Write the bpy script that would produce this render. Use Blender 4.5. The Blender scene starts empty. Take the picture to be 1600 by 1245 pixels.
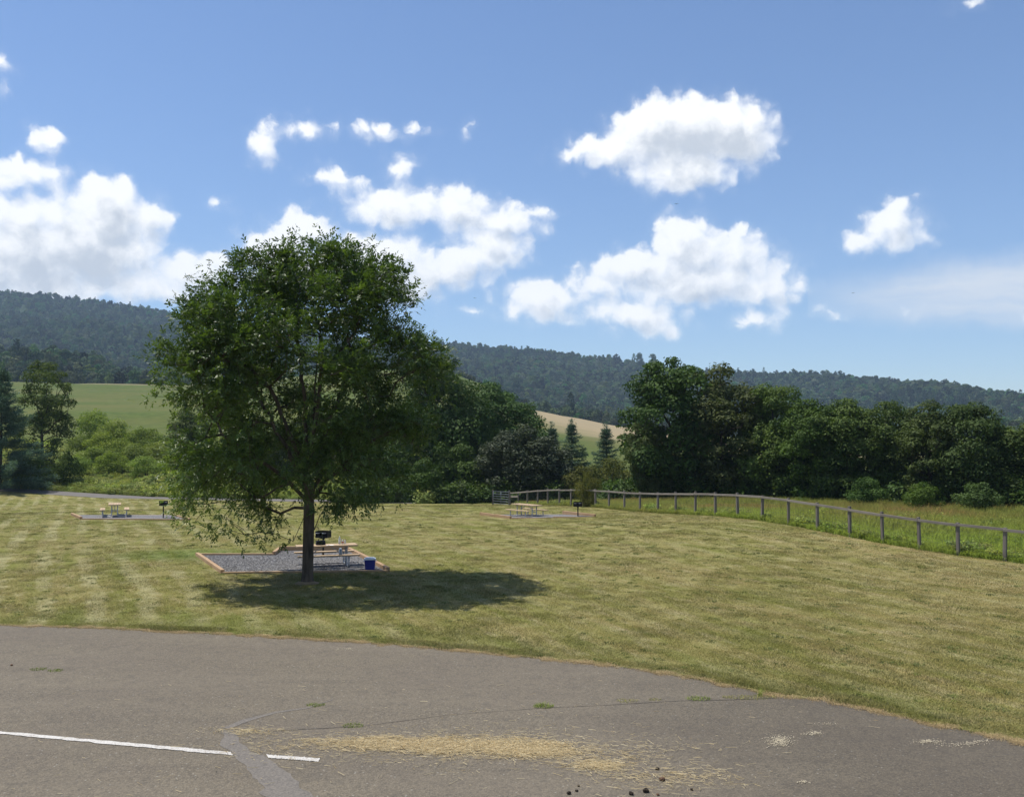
import bpy, bmesh, math, random
import numpy as np
from mathutils import Vector, Matrix, Euler

# ------------------------------------------------------------------ camera, sky, sun, exposure
SC = bpy.context.scene
COL = SC.collection
W_PX, H_PX, F_PX = 1600.0, 1245.0, 1505.0
HORIZON = 690.0
CAM_H = 4.7
PITCH = math.atan((HORIZON - H_PX / 2) / F_PX)

cam_data = bpy.data.cameras.new('camera')
cam_data.sensor_fit = 'HORIZONTAL'
cam_data.sensor_width = 36.0
cam_data.lens = 36.0 * F_PX / W_PX
cam_data.clip_start = 0.1
cam_data.clip_end = 20000
cam = bpy.data.objects.new('camera', cam_data)
COL.objects.link(cam)
cam.location = (0, 0, CAM_H)
cam.rotation_euler = (math.pi / 2 + PITCH, 0, 0)
SC.camera = cam

SUN_EL = math.radians(67)
SUN_AZ = math.radians(-72)          # measured from +Y towards +X
SUN_STRENGTH = 4.8
SKY_STRENGTH = 0.108
EXPOSURE = 0.22
HAZE_DENSITY = 0.000115
HAZE_COLOR = (0.56, 0.74, 0.98)
SUN_VEC = Vector((math.sin(SUN_AZ) * math.cos(SUN_EL), math.cos(SUN_AZ) * math.cos(SUN_EL), math.sin(SUN_EL)))

SC.view_settings.view_transform = 'Standard'
SC.view_settings.look = 'None'
SC.view_settings.exposure = EXPOSURE
SC.view_settings.gamma = 1.0
SC.view_settings.use_curve_mapping = False
SC.render.engine = 'CYCLES'
SC.cycles.max_bounces = 8
SC.cycles.transparent_max_bounces = 8
SC.cycles.volume_bounces = 1
SC.cycles.sample_clamp_indirect = 6.0


# ------------------------------------------------------------------ node helper
class NT:
    """small wrapper to write node trees as expressions"""
    def __init__(s, tree):
        s.t = tree
        s.n = tree.nodes
        s.l = tree.links

    def add(s, kind, ins=None, **props):
        nd = s.n.new(kind)
        for k, v in props.items():
            setattr(nd, k, v)
        if ins:
            for k, v in ins.items():
                s.put(nd.inputs[k], v)
        return nd

    def put(s, sock, v):
        if isinstance(v, bpy.types.NodeSocket):
            s.l.new(v, sock)
        else:
            if sock.type == 'RGBA' and hasattr(v, '__len__') and len(v) == 3:
                v = tuple(v) + (1.0,)
            sock.default_value = v

    def math(s, op, a, b=None, c=None, clamp=False):
        nd = s.n.new('ShaderNodeMath')
        nd.operation = op
        nd.use_clamp = clamp
        for i, v in enumerate((a, b, c)):
            if v is not None:
                s.put(nd.inputs[i], v)
        return nd.outputs[0]

    def vmath(s, op, a, b=None, c=None):
        nd = s.n.new('ShaderNodeVectorMath')
        nd.operation = op
        for i, v in enumerate((a, b, c)):
            if v is not None:
                s.put(nd.inputs[i], v)
        return nd.outputs[1] if op in ('LENGTH', 'DOT_PRODUCT', 'DISTANCE') else nd.outputs[0]

    def scale(s, v, f):
        nd = s.n.new('ShaderNodeVectorMath')
        nd.operation = 'SCALE'
        s.put(nd.inputs[0], v)
        s.put(nd.inputs[3], f)
        return nd.outputs[0]

    def noise(s, vec, scale, detail=4, rough=0.55, dist=0.0, dim='3D', color=False, lac=2.0):
        nd = s.add('ShaderNodeTexNoise', {'Scale': scale, 'Detail': detail, 'Roughness': rough, 'Distortion': dist, 'Lacunarity': lac}, noise_dimensions=dim)
        s.put(nd.inputs['Vector'], vec)
        return nd.outputs['Color'] if color else nd.outputs['Fac']

    def mapr(s, v, a, b, c=0.0, d=1.0, smooth=False):
        nd = s.n.new('ShaderNodeMapRange')
        nd.interpolation_type = 'SMOOTHSTEP' if smooth else 'LINEAR'
        nd.clamp = True
        for i, x in enumerate((v, a, b, c, d)):
            s.put(nd.inputs[i], x)
        return nd.outputs[0]

    def mix(s, f, a, b, mode='MIX'):
        nd = s.n.new('ShaderNodeMix')
        nd.data_type = 'RGBA'
        nd.blend_type = mode
        s.put(nd.inputs[0], f)
        s.put(nd.inputs[6], a)
        s.put(nd.inputs[7], b)
        return nd.outputs[2]

    def mixs(s, f, a, b):
        nd = s.n.new('ShaderNodeMixShader')
        s.put(nd.inputs[0], f)
        s.l.new(a, nd.inputs[1])
        s.l.new(b, nd.inputs[2])
        return nd.outputs[0]

    def sep(s, v):
        nd = s.n.new('ShaderNodeSeparateXYZ')
        s.put(nd.inputs[0], v)
        return nd.outputs

    def comb(s, x, y, z):
        nd = s.n.new('ShaderNodeCombineXYZ')
        for i, v in enumerate((x, y, z)):
            s.put(nd.inputs[i], v)
        return nd.outputs[0]


# ------------------------------------------------------------------ sky with clouds
def px_dir(px, py):
    x = (px - W_PX / 2) / F_PX
    y = (H_PX / 2 - py) / F_PX
    c, s = math.cos(PITCH), math.sin(PITCH)
    return Vector((x, c - y * s, s + y * c)).normalized()


def px_angles(px, py):
    d = px_dir(px, py)
    return math.atan2(d.x, d.y) * 1000, math.asin(d.z) * 1000     # milliradians


CLOUDS = [  # centre and radii of the puffs, as directions of the sky
    # large lens-shaped cloud
    (1060, 203, 112, 57), (1130, 200, 72, 55), (955, 234, 75, 25), (1065, 262, 78, 37), (1165, 215, 45, 42), (1005, 213, 62, 42),
    # middle right cumulus
    (1060, 375, 48, 36), (1150, 395, 48, 38), (1000, 415, 78, 30), (1085, 440, 115, 34), (1190, 450, 60, 28), (1232, 415, 22, 13),
    (848, 470, 58, 31), (990, 492, 72, 26), (935, 440, 50, 22), (1190, 502, 42, 13), (1035, 512, 28, 12), (1085, 400, 60, 38),
    # right small
    (1392, 347, 45, 30), (1345, 370, 38, 14), (1412, 370, 33, 18), (1412, 322, 25, 14),
    (1296, 488, 18, 8), (1423, 491, 18, 9),
    # centre left group
    (615, 322, 78, 30), (715, 322, 50, 34), (780, 345, 60, 30), (832, 332, 22, 13), (770, 380, 50, 28),
    (468, 362, 52, 34), (435, 390, 60, 30), (590, 395, 95, 26), (670, 422, 85, 33), (735, 405, 70, 26), (540, 425, 150, 38), (625, 455, 48, 22),
    (735, 486, 22, 5), (768, 471, 7, 5),
    # small wisps above the tree
    (408, 228, 18, 26), (425, 203, 12, 16), (480, 202, 32, 14), (590, 197, 42, 14), (632, 263, 22, 16), (535, 275, 48, 13), (728, 201, 8, 9), (338, 318, 13, 7), (640, 203, 16, 5),
    # big left cumulus
    (168, 312, 52, 46), (165, 345, 80, 50), (225, 345, 36, 40), (25, 348, 60, 42), (90, 335, 60, 32), (130, 390, 132, 58), (45, 400, 105, 58), (60, 440, 125, 35),
    (195, 440, 80, 26), (300, 432, 65, 32), (265, 457, 75, 18), (335, 405, 36, 18), (-40, 420, 70, 70), (-60, 350, 50, 40),
    # upper left
    (68, 213, 25, 17), (45, 268, 55, 22), (0, 282, 30, 22), (2, 97, 11, 14), (-40, 130, 30, 14), (1510, 4, 18, 4),
    # past the right edge of the picture
    (1700, 330, 70, 34), (1760, 350, 60, 26), (1620, 487, 26, 11), (1830, 470, 70, 24),
]


def build_world():
    world = bpy.data.worlds.new('World')
    SC.world = world
    world.use_nodes = True
    world.cycles.sampling_method = 'MANUAL'
    world.cycles.sample_map_resolution = 512
    g = NT(world.node_tree)
    g.n.clear()
    sky = g.add('ShaderNodeTexSky')
    sky.sky_type = 'NISHITA'
    sky.sun_disc = False
    sky.sun_elevation = SUN_EL
    sky.sun_rotation = SUN_AZ
    sky.altitude = 100
    sky.air_density = 1.0
    sky.dust_density = 0.35
    sky.ozone_density = 3.0
    skyc = g.mix(1.0, sky.outputs[0], (0.93, 1.0, 1.13), 'MULTIPLY')      # clearer summer blue
    bg_sky = g.add('ShaderNodeBackground', {'Color': skyc, 'Strength': SKY_STRENGTH}).outputs[0]
    tc = g.add('ShaderNodeTexCoord')
    d = tc.outputs['Generated']
    x, y, z = g.sep(d)
    az = g.math('MULTIPLY', g.math('ARCTAN2', x, y), 1000)
    el = g.math('MULTIPLY', g.math('ARCSINE', z), 1000)
    P = g.comb(az, el, 0.0)

    def warped():
        wa = g.noise(P, 0.012, 2, 0.5, color=True)
        warp = g.scale(g.vmath('SUBTRACT', wa, (0.5, 0.5, 0.5)), 16.0)
        wb = g.noise(P, 0.045, 3, 0.55, color=True)
        warp2 = g.scale(g.vmath('SUBTRACT', wb, (0.5, 0.5, 0.5)), 14.0)
        return g.vmath('ADD', P, g.vmath('MULTIPLY', g.vmath('ADD', warp, warp2), (1, 1, 0)))

    def billow(vec):
        n1 = g.noise(vec, 0.045, 5, 0.58)
        vo = g.add('ShaderNodeTexVoronoi', {'Scale': 0.05, 'Vector': vec}, feature='F1', voronoi_dimensions='2D')
        puff = g.math('MULTIPLY', g.math('SUBTRACT', vo.outputs['Distance'], 0.52), 12.0)
        return g.math('ADD', puff, g.math('MULTIPLY', g.math('SUBTRACT', n1, 0.5), 25.0))

    def field(vec, ells):
        acc = None
        for (cx, cy, rx, ry) in ells:
            a, e = px_angles(cx, cy)
            a2, _ = px_angles(cx + rx, cy)
            a1, _ = px_angles(cx - rx, cy)
            _, e2 = px_angles(cx, cy + ry)
            _, e1 = px_angles(cx, cy - ry)
            ra, re = abs(a2 - a1) / 2, abs(e2 - e1) / 2
            q = g.vmath('MULTIPLY_ADD', vec, (1 / ra, 1 / re, 0), (-a / ra, -e / re, 0))
            L = g.vmath('LENGTH', q)
            m = min(ra, re) * 0.9 + 0.1 * max(ra, re)
            thin = max(0.0, 24.0 - min(rx, ry)) * 0.20           # small wisps stay translucent
            v = g.math('MULTIPLY_ADD', L, m, thin - m)
            acc = v if acc is None else g.math('SMOOTH_MIN', acc, v, 12.0)
        return acc

    def cloud_shader(dens, lit):
        col = g.mix(lit, (0.69, 0.745, 0.83), (1.0, 1.0, 1.0))
        st = g.mapr(lit, 0, 1, 0.80, 1.02)
        bg = g.add('ShaderNodeBackground', {'Color': col, 'Strength': st}).outputs[0]
        return g.mixs(dens, bg_sky, bg)

    edges = [330, 800, 1260]
    zs = []
    lo = -10000
    bounds = edges + [100000]
    shift = (-9, 15, 0)
    for hi in bounds:
        ells = [e for e in CLOUDS if e[0] + e[2] > lo - 75 and e[0] - e[2] < hi + 75]
        Pw = warped()
        Pl = g.vmath('ADD', Pw, shift)
        fineb = g.math('MULTIPLY', g.math('SUBTRACT', g.noise(Pw, 0.11, 3, 0.6), 0.5), 18.0)
        f1 = g.math('ADD', field(Pw, ells), billow(Pw))
        f2 = g.math('ADD', field(Pl, ells), billow(Pl))
        soft = g.math('MULTIPLY_ADD', g.mapr(f1, 6.0, -8.0, 0, 1, smooth=True), 0.5, g.math('MULTIPLY', g.mapr(f1, 12.0, -22.0, 0, 1, smooth=True), 0.5))
        crisp = g.mapr(f1, 2.5, -6.0, 0, 1, smooth=True)
        top = g.mapr(g.math('SUBTRACT', f2, f1), 0.0, 13.0, 0, 0.8, smooth=True)       # sunlit rims are crisp, bases fray
        dens = g.math('ADD', g.math('MULTIPLY', soft, g.math('SUBTRACT', 1.0, top)), g.math('MULTIPLY', crisp, top))
        # seen depth towards the light: rims and tops stay white, thick undersides turn grey-blue
        lit = g.mapr(g.math('ADD', f2, fineb), -34.0, -3.0, 0, 1, smooth=True)
        if hi == bounds[-1]:
            # pale veil low on the right
            a, e = px_angles(1640, 446)
            q = g.vmath('MULTIPLY_ADD', Pw, (1 / 205.0, 1 / 36.0, 0), (-a / 205.0, -e / 36.0, 0))
            veil = g.mapr(g.vmath('LENGTH', q), 1.25, 0.35, 0, 0.9, smooth=True)
            streak = g.noise(g.vmath('MULTIPLY', Pw, (0.008, 0.05, 1)), 1.0, 4, 0.6)
            veil = g.math('MULTIPLY', veil, g.mapr(streak, 0.3, 0.65, 0.55, 1.0))
            bgv = g.add('ShaderNodeBackground', {'Color': (0.86, 0.89, 0.93, 1), 'Strength': 0.86}).outputs[0]
            base = g.mixs(veil, bg_sky, bgv)
            col = g.mix(lit, (0.69, 0.745, 0.83), (1.0, 1.0, 1.0))
            st = g.mapr(lit, 0, 1, 0.80, 1.02)
            bg = g.add('ShaderNodeBackground', {'Color': col, 'Strength': st}).outputs[0]
            zs.append(g.mixs(dens, base, bg))
        else:
            zs.append(cloud_shader(dens, lit))
        lo = hi
    inner = zs[0]
    for k, ed in enumerate(edges):
        a, _ = px_angles(ed, 300)
        inner = g.mixs(g.math('GREATER_THAN', az, a), inner, zs[k + 1])
    # the same fair-weather cumulus over the rest of the sky
    gn = g.noise(g.vmath('MULTIPLY', d, (3.2, 3.2, 6.5)), 1.0, 4, 0.56)
    gd = g.mapr(gn, 0.57, 0.63, 0, 1, smooth=True)
    m = g.math('MAXIMUM', g.mapr(g.math('ABSOLUTE', az), 660, 740, 0, 1), g.mapr(el, 500, 580, 0, 1))
    gd = g.math('MULTIPLY', g.math('MULTIPLY', gd, m), g.mapr(el, 0, 60, 0, 1))
    outer = cloud_shader(gd, g.mapr(gn, 0.74, 0.62, 0.3, 1, smooth=True))
    final = g.mixs(g.math('GREATER_THAN', m, 0.0001), inner, outer)
    out = g.add('ShaderNodeOutputWorld')
    g.l.new(final, out.inputs['Surface'])


build_world()

sun_data = bpy.data.lights.new('sun', 'SUN')
sun_data.energy = SUN_STRENGTH
sun_data.angle = math.radians(0.53)
sun_data.color = (1.0, 0.955, 0.87)
sun = bpy.data.objects.new('sun', sun_data)
sun.rotation_euler = SUN_VEC.to_track_quat('Z', 'Y').to_euler()
sun.location = (0, 0, 100)
COL.objects.link(sun)

RNG = np.random.default_rng(11)
random.seed(11)


# ------------------------------------------------------------------ tagging helpers
def tag(o, label=None, cat=None, group=None, kind=None):
    if label: o['label'] = label
    if cat: o['category'] = cat
    if group: o['group'] = group
    if kind: o['kind'] = kind
    return o


def thing(name, label, cat, loc=(0, 0, 0), rz=0.0, group=None, scale=None):
    o = bpy.data.objects.new(name, None)
    COL.objects.link(o)
    o.empty_display_size = 0.2
    o.location = loc
    o.rotation_euler = (0, 0, rz)
    if scale is not None:
        o.scale = scale
    return tag(o, label, cat, group)


def link(name, me, parent=None, loc=None, rot=None, scale=None):
    o = bpy.data.objects.new(name, me)
    COL.objects.link(o)
    if parent is not None: o.parent = parent
    if loc is not None: o.location = loc
    if rot is not None: o.rotation_euler = rot
    if scale is not None: o.scale = scale
    return o


def children(o):
    return [c for c in COL.objects if c.parent == o]


def copy_tree(o, parent=None):
    c = o.copy()
    COL.objects.link(c)
    if parent is not None:
        c.parent = parent
    for ch in children(o):
        copy_tree(ch, c)
    return c


def np_mesh(name, V, Fq=None, Ft=None, mat=None, smooth=False, attrs=None, mats=None, midx=None):
    """mesh from numpy arrays: quads Fq (n,4) and/or triangles Ft (m,3)"""
    me = bpy.data.meshes.new(name)
    V = np.asarray(V, dtype=np.float32)
    nq = 0 if Fq is None else len(Fq)
    nt = 0 if Ft is None else len(Ft)
    me.vertices.add(len(V))
    me.vertices.foreach_set('co', V.ravel())
    loops = []
    if nq: loops.append(np.asarray(Fq, dtype=np.int32).ravel())
    if nt: loops.append(np.asarray(Ft, dtype=np.int32).ravel())
    if loops:
        loops = np.concatenate(loops)
        me.loops.add(len(loops))
        me.loops.foreach_set('vertex_index', loops)
        me.polygons.add(nq + nt)
        starts = np.concatenate([np.arange(nq) * 4, nq * 4 + np.arange(nt) * 3]).astype(np.int32)
        me.polygons.foreach_set('loop_start', starts)
        me.polygons.foreach_set('use_smooth', np.full(nq + nt, smooth, dtype=bool))
    if mats:
        for m in mats: me.materials.append(m)
        if midx is not None:
            me.polygons.foreach_set('material_index', np.asarray(midx, dtype=np.int32))
    elif mat:
        me.materials.append(mat)
    if attrs:
        for k, (dom, typ, arr) in attrs.items():
            a = me.attributes.new(k, typ, dom)
            a.data.foreach_set('value' if typ != 'FLOAT_VECTOR' else 'vector', np.asarray(arr).ravel())
    me.update(calc_edges=True)
    return me


class MB:
    """collects boxes, bars and tubes into one mesh"""
    def __init__(s):
        s.v, s.f = [], []

    def box(s, c, size, rz=0.0, M=None):
        hx, hy, hz = size[0] / 2, size[1] / 2, size[2] / 2
        R = Matrix.Rotation(rz, 3, 'Z') if M is None else M
        b = len(s.v)
        for sx, sy, sz in ((-1, -1, -1), (1, -1, -1), (1, 1, -1), (-1, 1, -1), (-1, -1, 1), (1, -1, 1), (1, 1, 1), (-1, 1, 1)):
            s.v.append(tuple(Vector(c) + R @ Vector((sx * hx, sy * hy, sz * hz))))
        for q in ((0, 3, 2, 1), (4, 5, 6, 7), (0, 1, 5, 4), (1, 2, 6, 5), (2, 3, 7, 6), (3, 0, 4, 7)):
            s.f.append(tuple(b + i for i in q))
        return s

    def bar(s, a, b_, w, h):
        """rectangular bar from a to b"""
        a, b_ = Vector(a), Vector(b_)
        d = (b_ - a)
        L = d.length
        q = d.to_track_quat('X', 'Z').to_matrix()
        return s.box((a + b_) / 2, (L, w, h), M=q)

    def tube(s, pts, r, n=8, caps=True):
        pts = [Vector(p) for p in pts]
        rs = r if isinstance(r, (list, tuple)) else [r] * len(pts)
        base = len(s.v)
        prev = None
        for i, p in enumerate(pts):
            t = (pts[min(i + 1, len(pts) - 1)] - pts[max(i - 1, 0)]).normalized()
            if prev is None:
                up = Vector((0, 0, 1)) if abs(t.z) < 0.9 else Vector((1, 0, 0))
                u = t.cross(up).normalized()
            else:
                u = (prev - t * prev.dot(t)).normalized()
            prev = u
            w = t.cross(u)
            for k in range(n):
                a = 2 * math.pi * k / n
                s.v.append(tuple(p + (u * math.cos(a) + w * math.sin(a)) * rs[i]))
        for i in range(len(pts) - 1):
            for k in range(n):
                k2 = (k + 1) % n
                s.f.append((base + i * n + k, base + i * n + k2, base + (i + 1) * n + k2, base + (i + 1) * n + k))
        if caps:
            s.f.append(tuple(base + k for k in range(n))[::-1])
            s.f.append(tuple(base + (len(pts) - 1) * n + k for k in range(n)))
        return s

    def lathe(s, prof, n=12, c=(0, 0, 0)):
        base = len(s.v)
        for (r, z) in prof:
            for k in range(n):
                a = 2 * math.pi * k / n
                s.v.append((c[0] + r * math.cos(a), c[1] + r * math.sin(a), c[2] + z))
        for i in range(len(prof) - 1):
            for k in range(n):
                k2 = (k + 1) % n
                s.f.append((base + i * n + k, base + i * n + k2, base + (i + 1) * n + k2, base + (i + 1) * n + k))
        s.f.append(tuple(base + k for k in range(n))[::-1])
        s.f.append(tuple(base + (len(prof) - 1) * n + k for k in range(n)))
        return s

    def mesh(s, name, mat, bevel=0.0, smooth=False, segs=2):
        me = bpy.data.meshes.new(name)
        me.from_pydata(s.v, [], s.f)
        me.materials.append(mat)
        if bevel > 0:
            bm = bmesh.new()
            bm.from_mesh(me)
            bmesh.ops.bevel(bm, geom=[e for e in bm.edges if e.calc_face_angle(0) > 0.6], offset=bevel, segments=segs, affect='EDGES', profile=0.6)
            bm.to_mesh(me)
            bm.free()
        if smooth:
            me.polygons.foreach_set('use_smooth', [True] * len(me.polygons))
        me.update()
        return me

    def build(s, name, mat, parent=None, bevel=0.0, smooth=False, **kw):
        return link(name, s.mesh(name, mat, bevel, smooth), parent, **kw)


# ------------------------------------------------------------------ numpy noise
def _hash(ix, iy, seed):
    n = (ix.astype(np.int64) * 374761393 + iy.astype(np.int64) * 668265263 + seed * 2147483647) & 0xFFFFFFFF
    n = ((n ^ (n >> 13)) * 1274126177) & 0xFFFFFFFF
    return ((n ^ (n >> 16)) & 0xFFFF) / 65535.0


def vnoise(x, y, seed=0):
    x, y = np.asarray(x, float), np.asarray(y, float)
    ix, iy = np.floor(x), np.floor(y)
    fx, fy = x - ix, y - iy
    fx, fy = fx * fx * (3 - 2 * fx), fy * fy * (3 - 2 * fy)
    a, b = _hash(ix, iy, seed), _hash(ix + 1, iy, seed)
    c, d = _hash(ix, iy + 1, seed), _hash(ix + 1, iy + 1, seed)
    return (a * (1 - fx) + b * fx) * (1 - fy) + (c * (1 - fx) + d * fx) * fy - 0.5


def fbm(x, y, seed=0, oct=4):
    t, a = 0.0, 1.0
    for o in range(oct):
        t = t + a * vnoise(x * 2 ** o, y * 2 ** o, seed + o * 17)
        a *= 0.5
    return t


def sstep(a, b, x):
    t = np.clip((np.asarray(x, float) - a) / (b - a), 0, 1)
    return t * t * (3 - 2 * t)


# ------------------------------------------------------------------ terrain heights
RIDGE_T = np.array([-1100, -300, 0, 100, 200, 280, 400, 540, 680, 760, 850, 950, 1020, 1100, 1200, 1300, 1400, 1480, 1550, 1600, 1800, 2500])
RIDGE_Y = np.array([500, 462, 459, 466, 481, 494, 512, 528, 536, 540, 548, 558, 568, 577, 580, 584, 594, 604, 612, 618, 632, 660])
RIDGE_Y = RIDGE_Y + np.interp(RIDGE_T, [0, 300, 680, 1100, 1600], [1, 2, 6, 9, 10])
RIDGE_D = np.interp(RIDGE_T, [-1100, 0, 500, 1100, 1700, 2500], [2700, 2650, 2450, 1950, 1750, 1700])
CREST_T = np.array([-1100, 0, 100, 280, 420, 560, 690, 750, 800, 835, 900, 975, 1080, 1600, 2500])
CREST_Y = np.array([597, 598, 602, 606, 600, 582, 583, 606, 632, 646, 657, 672, 684, 688, 689])
WOOD_T = np.array([-1100, -200, 0, 90, 150, 185, 300, 420])
WOOD_Y = np.array([560, 551, 555, 560, 572, 594, 600, 604])


def px_z(py, dist_y):
    return CAM_H + (HORIZON - py) / F_PX * dist_y


def terrain_z(x, y):
    x, y = np.asarray(x, float), np.asarray(y, float)
    r = np.hypot(x, y)
    c = np.where(r > 0, y / np.maximum(r, 1e-6), 1.0)
    cc = np.maximum(c, 0.35)
    t = np.where(y > 0, x / np.maximum(y, 0.3 * r + 1e-6), np.sign(x) * 3)
    px = 800 + 1505 * np.clip(t, -1.26, 1.13)
    D = np.interp(px, RIDGE_T, RIDGE_D)
    R = px_z(np.interp(px, RIDGE_T, RIDGE_Y), D * cc)
    C = px_z(np.interp(px, CREST_T, CREST_Y), 650 * cc)
    Wd = px_z(np.interp(px, WOOD_T, WOOD_Y), 900 * cc)
    wl = sstep(420, 250, px)
    h900 = np.where(px < 420, Wd * wl + C * 0.75 * (1 - wl), C * 0.75)
    M0 = px_z(np.interp(px, [0, 600, 1100, 1600], [606, 640, 652, 672]), 1250 * cc)
    slope200 = np.interp(px, [0, 700, 900, 1600], [4.2, 4.2, 1.5, 0.5])
    dip = np.interp(px, [-400, 900, 1150, 1600, 2200], [-1.3, -1.3, -0.6, -0.1, 0.0])
    keys = [(0, 0 * r), (68, 0 * r), (93, dip), (112, dip), (200, slope200), (420, slope200 * 0.45 + C * 0.55), (560, C * 0.9 + slope200 * 0.1), (650, C), (720, C - 2), (900, h900), (1250, np.maximum(M0, 2))]
    z = np.zeros_like(r)
    for (r0, z0), (r1, z1) in zip(keys[:-1], keys[1:]):
        u = (r - r0) / (r1 - r0)
        m = (u >= 0) & (u <= 1)
        uu = u * u * (3 - 2 * u) if r0 in (68, 560) else u
        z = np.where(m, z0 + (z1 - z0) * uu, z)
    u = (r - 1250) / (D - 1250)
    m = (u > 0) & (u <= 1)
    mz = np.maximum(M0, 2)
    prof = np.where(u < 0.5, u * 0.86, 0.43 + (u - 0.5) * 1.14)
    fold = fbm(x / 330.0, y / 330.0, 5, 4) * 55 * np.clip(np.sin(np.clip(u, 0, 1) * math.pi), 0, 1)
    z = np.where(m, mz + (R - mz) * prof + fold, z)
    z = np.where(u > 1, R - np.clip((r - D) * 0.25, 0, 90), z)
    z = np.where((r > 130) & (r < 1250), z + fbm(x / 90.0, y / 90.0, 9, 3) * np.clip((r - 130) / 400, 0, 1) * 4.0, z)
    back = sstep(-0.1, 0.3, c)
    z = np.where(r > 112, z * (0.25 + 0.75 * back), z)
    swell = 0.72 * np.exp(-0.5 * (((x - 13.5) / 7.0) ** 2 + ((y - 49.5) / 8.5) ** 2))
    return z + swell


def tz(x, y):
    return float(terrain_z(np.array([x]), np.array([y]))[0])


def ground(px, py, z=0.0):
    """point at height z that the photograph shows at px, py"""
    d = px_dir(px, py)
    k = (z - CAM_H) / d.z
    return Vector((d.x * k, d.y * k, z))


def at(px, depth):
    """ground point in the direction of column px at forward distance depth"""
    x = (px - W_PX / 2) / F_PX * depth
    return Vector((x, depth, tz(x, depth)))


# ------------------------------------------------------------------ materials
def new_mat(name):
    m = bpy.data.materials.new(name)
    m.use_nodes = True
    g = NT(m.node_tree)
    g.n.clear()
    out = g.add('ShaderNodeOutputMaterial')
    return m, g, out


def principled(g, out, color, rough=0.8, spec=0.3, normal=None, metal=0.0, **kw):
    b = g.add('ShaderNodeBsdfPrincipled', {'Base Color': color, 'Roughness': rough, 'Specular IOR Level': spec, 'Metallic': metal})
    for k, v in kw.items():
        g.put(b.inputs[k], v)
    if normal is not None:
        g.l.new(normal, b.inputs['Normal'])
    if out is not None:
        g.l.new(b.outputs[0], out.inputs['Surface'])
    return b


def bump(g, h, strength=0.5, dist=0.02):
    return g.add('ShaderNodeBump', {'Height': h, 'Strength': strength, 'Distance': dist}).outputs[0]


def leaf_mat(name, dark, light, trans=0.3, rough=0.42, spec=0.35, attr='tint', obj_var=0.25, tcol=None, use_random=True, up=0.0):
    m, g, out = new_mat(name)
    a = g.add('ShaderNodeAttribute', attribute_name=attr).outputs['Fac']
    c = g.mix(a, dark, light)
    if use_random:
        oi = g.add('ShaderNodeObjectInfo').outputs['Random']
        hs = g.add('ShaderNodeHueSaturation', {'Hue': g.mapr(oi, 0, 1, 0.5 - 0.035 * obj_var * 4, 0.5 + 0.02 * obj_var * 4), 'Saturation': g.mapr(g.math('FRACT', g.math('MULTIPLY', oi, 7.31)), 0, 1, 1 - obj_var, 1.0),
                                              'Value': g.mapr(g.math('FRACT', g.math('MULTIPLY', oi, 13.7)), 0, 1, 1 - obj_var * 1.6, 1 + obj_var), 'Color': c})
        c = hs.outputs[0]
    if up > 0:
        blade_shader(g, out, c, trans, up)
        return m
    b = principled(g, None, c, rough, spec)
    tcc = g.mix(1.0, c, tcol or (1.25, 1.35, 0.55), 'MULTIPLY')
    t = g.add('ShaderNodeBsdfTranslucent', {'Color': tcc})
    g.l.new(g.mixs(trans, b.outputs[0], t.outputs[0]), out.inputs['Surface'])
    return m


def bark_mat(name, c1, c2):
    m, g, out = new_mat(name)
    p = g.add('ShaderNodeTexCoord').outputs['Object']
    n = g.noise(g.vmath('MULTIPLY', p, (9, 9, 1.6)), 1.0, 6, 0.65)
    n2 = g.noise(p, 1.3, 3, 0.5)
    c = g.mix(g.mapr(n, 0.35, 0.65), c1, c2)
    c = g.mix(g.mapr(n2, 0.4, 0.7, 0, 0.5), c, tuple(v * 1.6 for v in c2))
    principled(g, out, c, 0.9, 0.15, bump(g, n, 0.9, 0.03))
    return m


def simple_mat(name, col, rough=0.5, spec=0.4, metal=0.0, var=0.15, scale=8.0, bump_s=0.0):
    m, g, out = new_mat(name)
    p = g.add('ShaderNodeTexCoord').outputs['Object']
    n = g.noise(p, scale, 5, 0.6)
    c = g.mix(g.mapr(n, 0.3, 0.7), tuple(v * (1 - var) for v in col), tuple(min(1, v * (1 + var)) for v in col))
    principled(g, out, c, g.mapr(n, 0.3, 0.7, rough * 0.85, min(1, rough * 1.15)), spec, bump(g, n, bump_s, 0.01) if bump_s else None, metal)
    return m


def wood_mat(name, base, dark, streak=(1.5, 22, 22), grey=0.0, rough=0.75):
    m, g, out = new_mat(name)
    p = g.add('ShaderNodeTexCoord').outputs['Object']
    r = g.add('ShaderNodeObjectInfo').outputs['Random']
    p2 = g.vmath('ADD', g.vmath('MULTIPLY', p, streak), g.comb(g.math('MULTIPLY', r, 37.0), g.math('MULTIPLY', r, 11.0), 0.0))
    n = g.noise(p2, 1.0, 5, 0.65, dist=0.4)
    n2 = g.noise(p, 2.2, 3, 0.5)
    c = g.mix(g.mapr(n, 0.35, 0.68), dark, base)
    c = g.mix(g.mapr(n2, 0.4, 0.75, 0, 0.45), c, tuple(v * 0.62 for v in base))
    c = g.mix(g.mapr(r, 0, 1, 0, 0.3), c, tuple(min(1, v * 1.25) for v in base))
    principled(g, out, c, rough, 0.25, bump(g, n, 0.45, 0.006))
    return m


def pos_xyz(g):
    p = g.add('ShaderNodeNewGeometry').outputs['Position']
    return p, g.sep(p)


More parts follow.
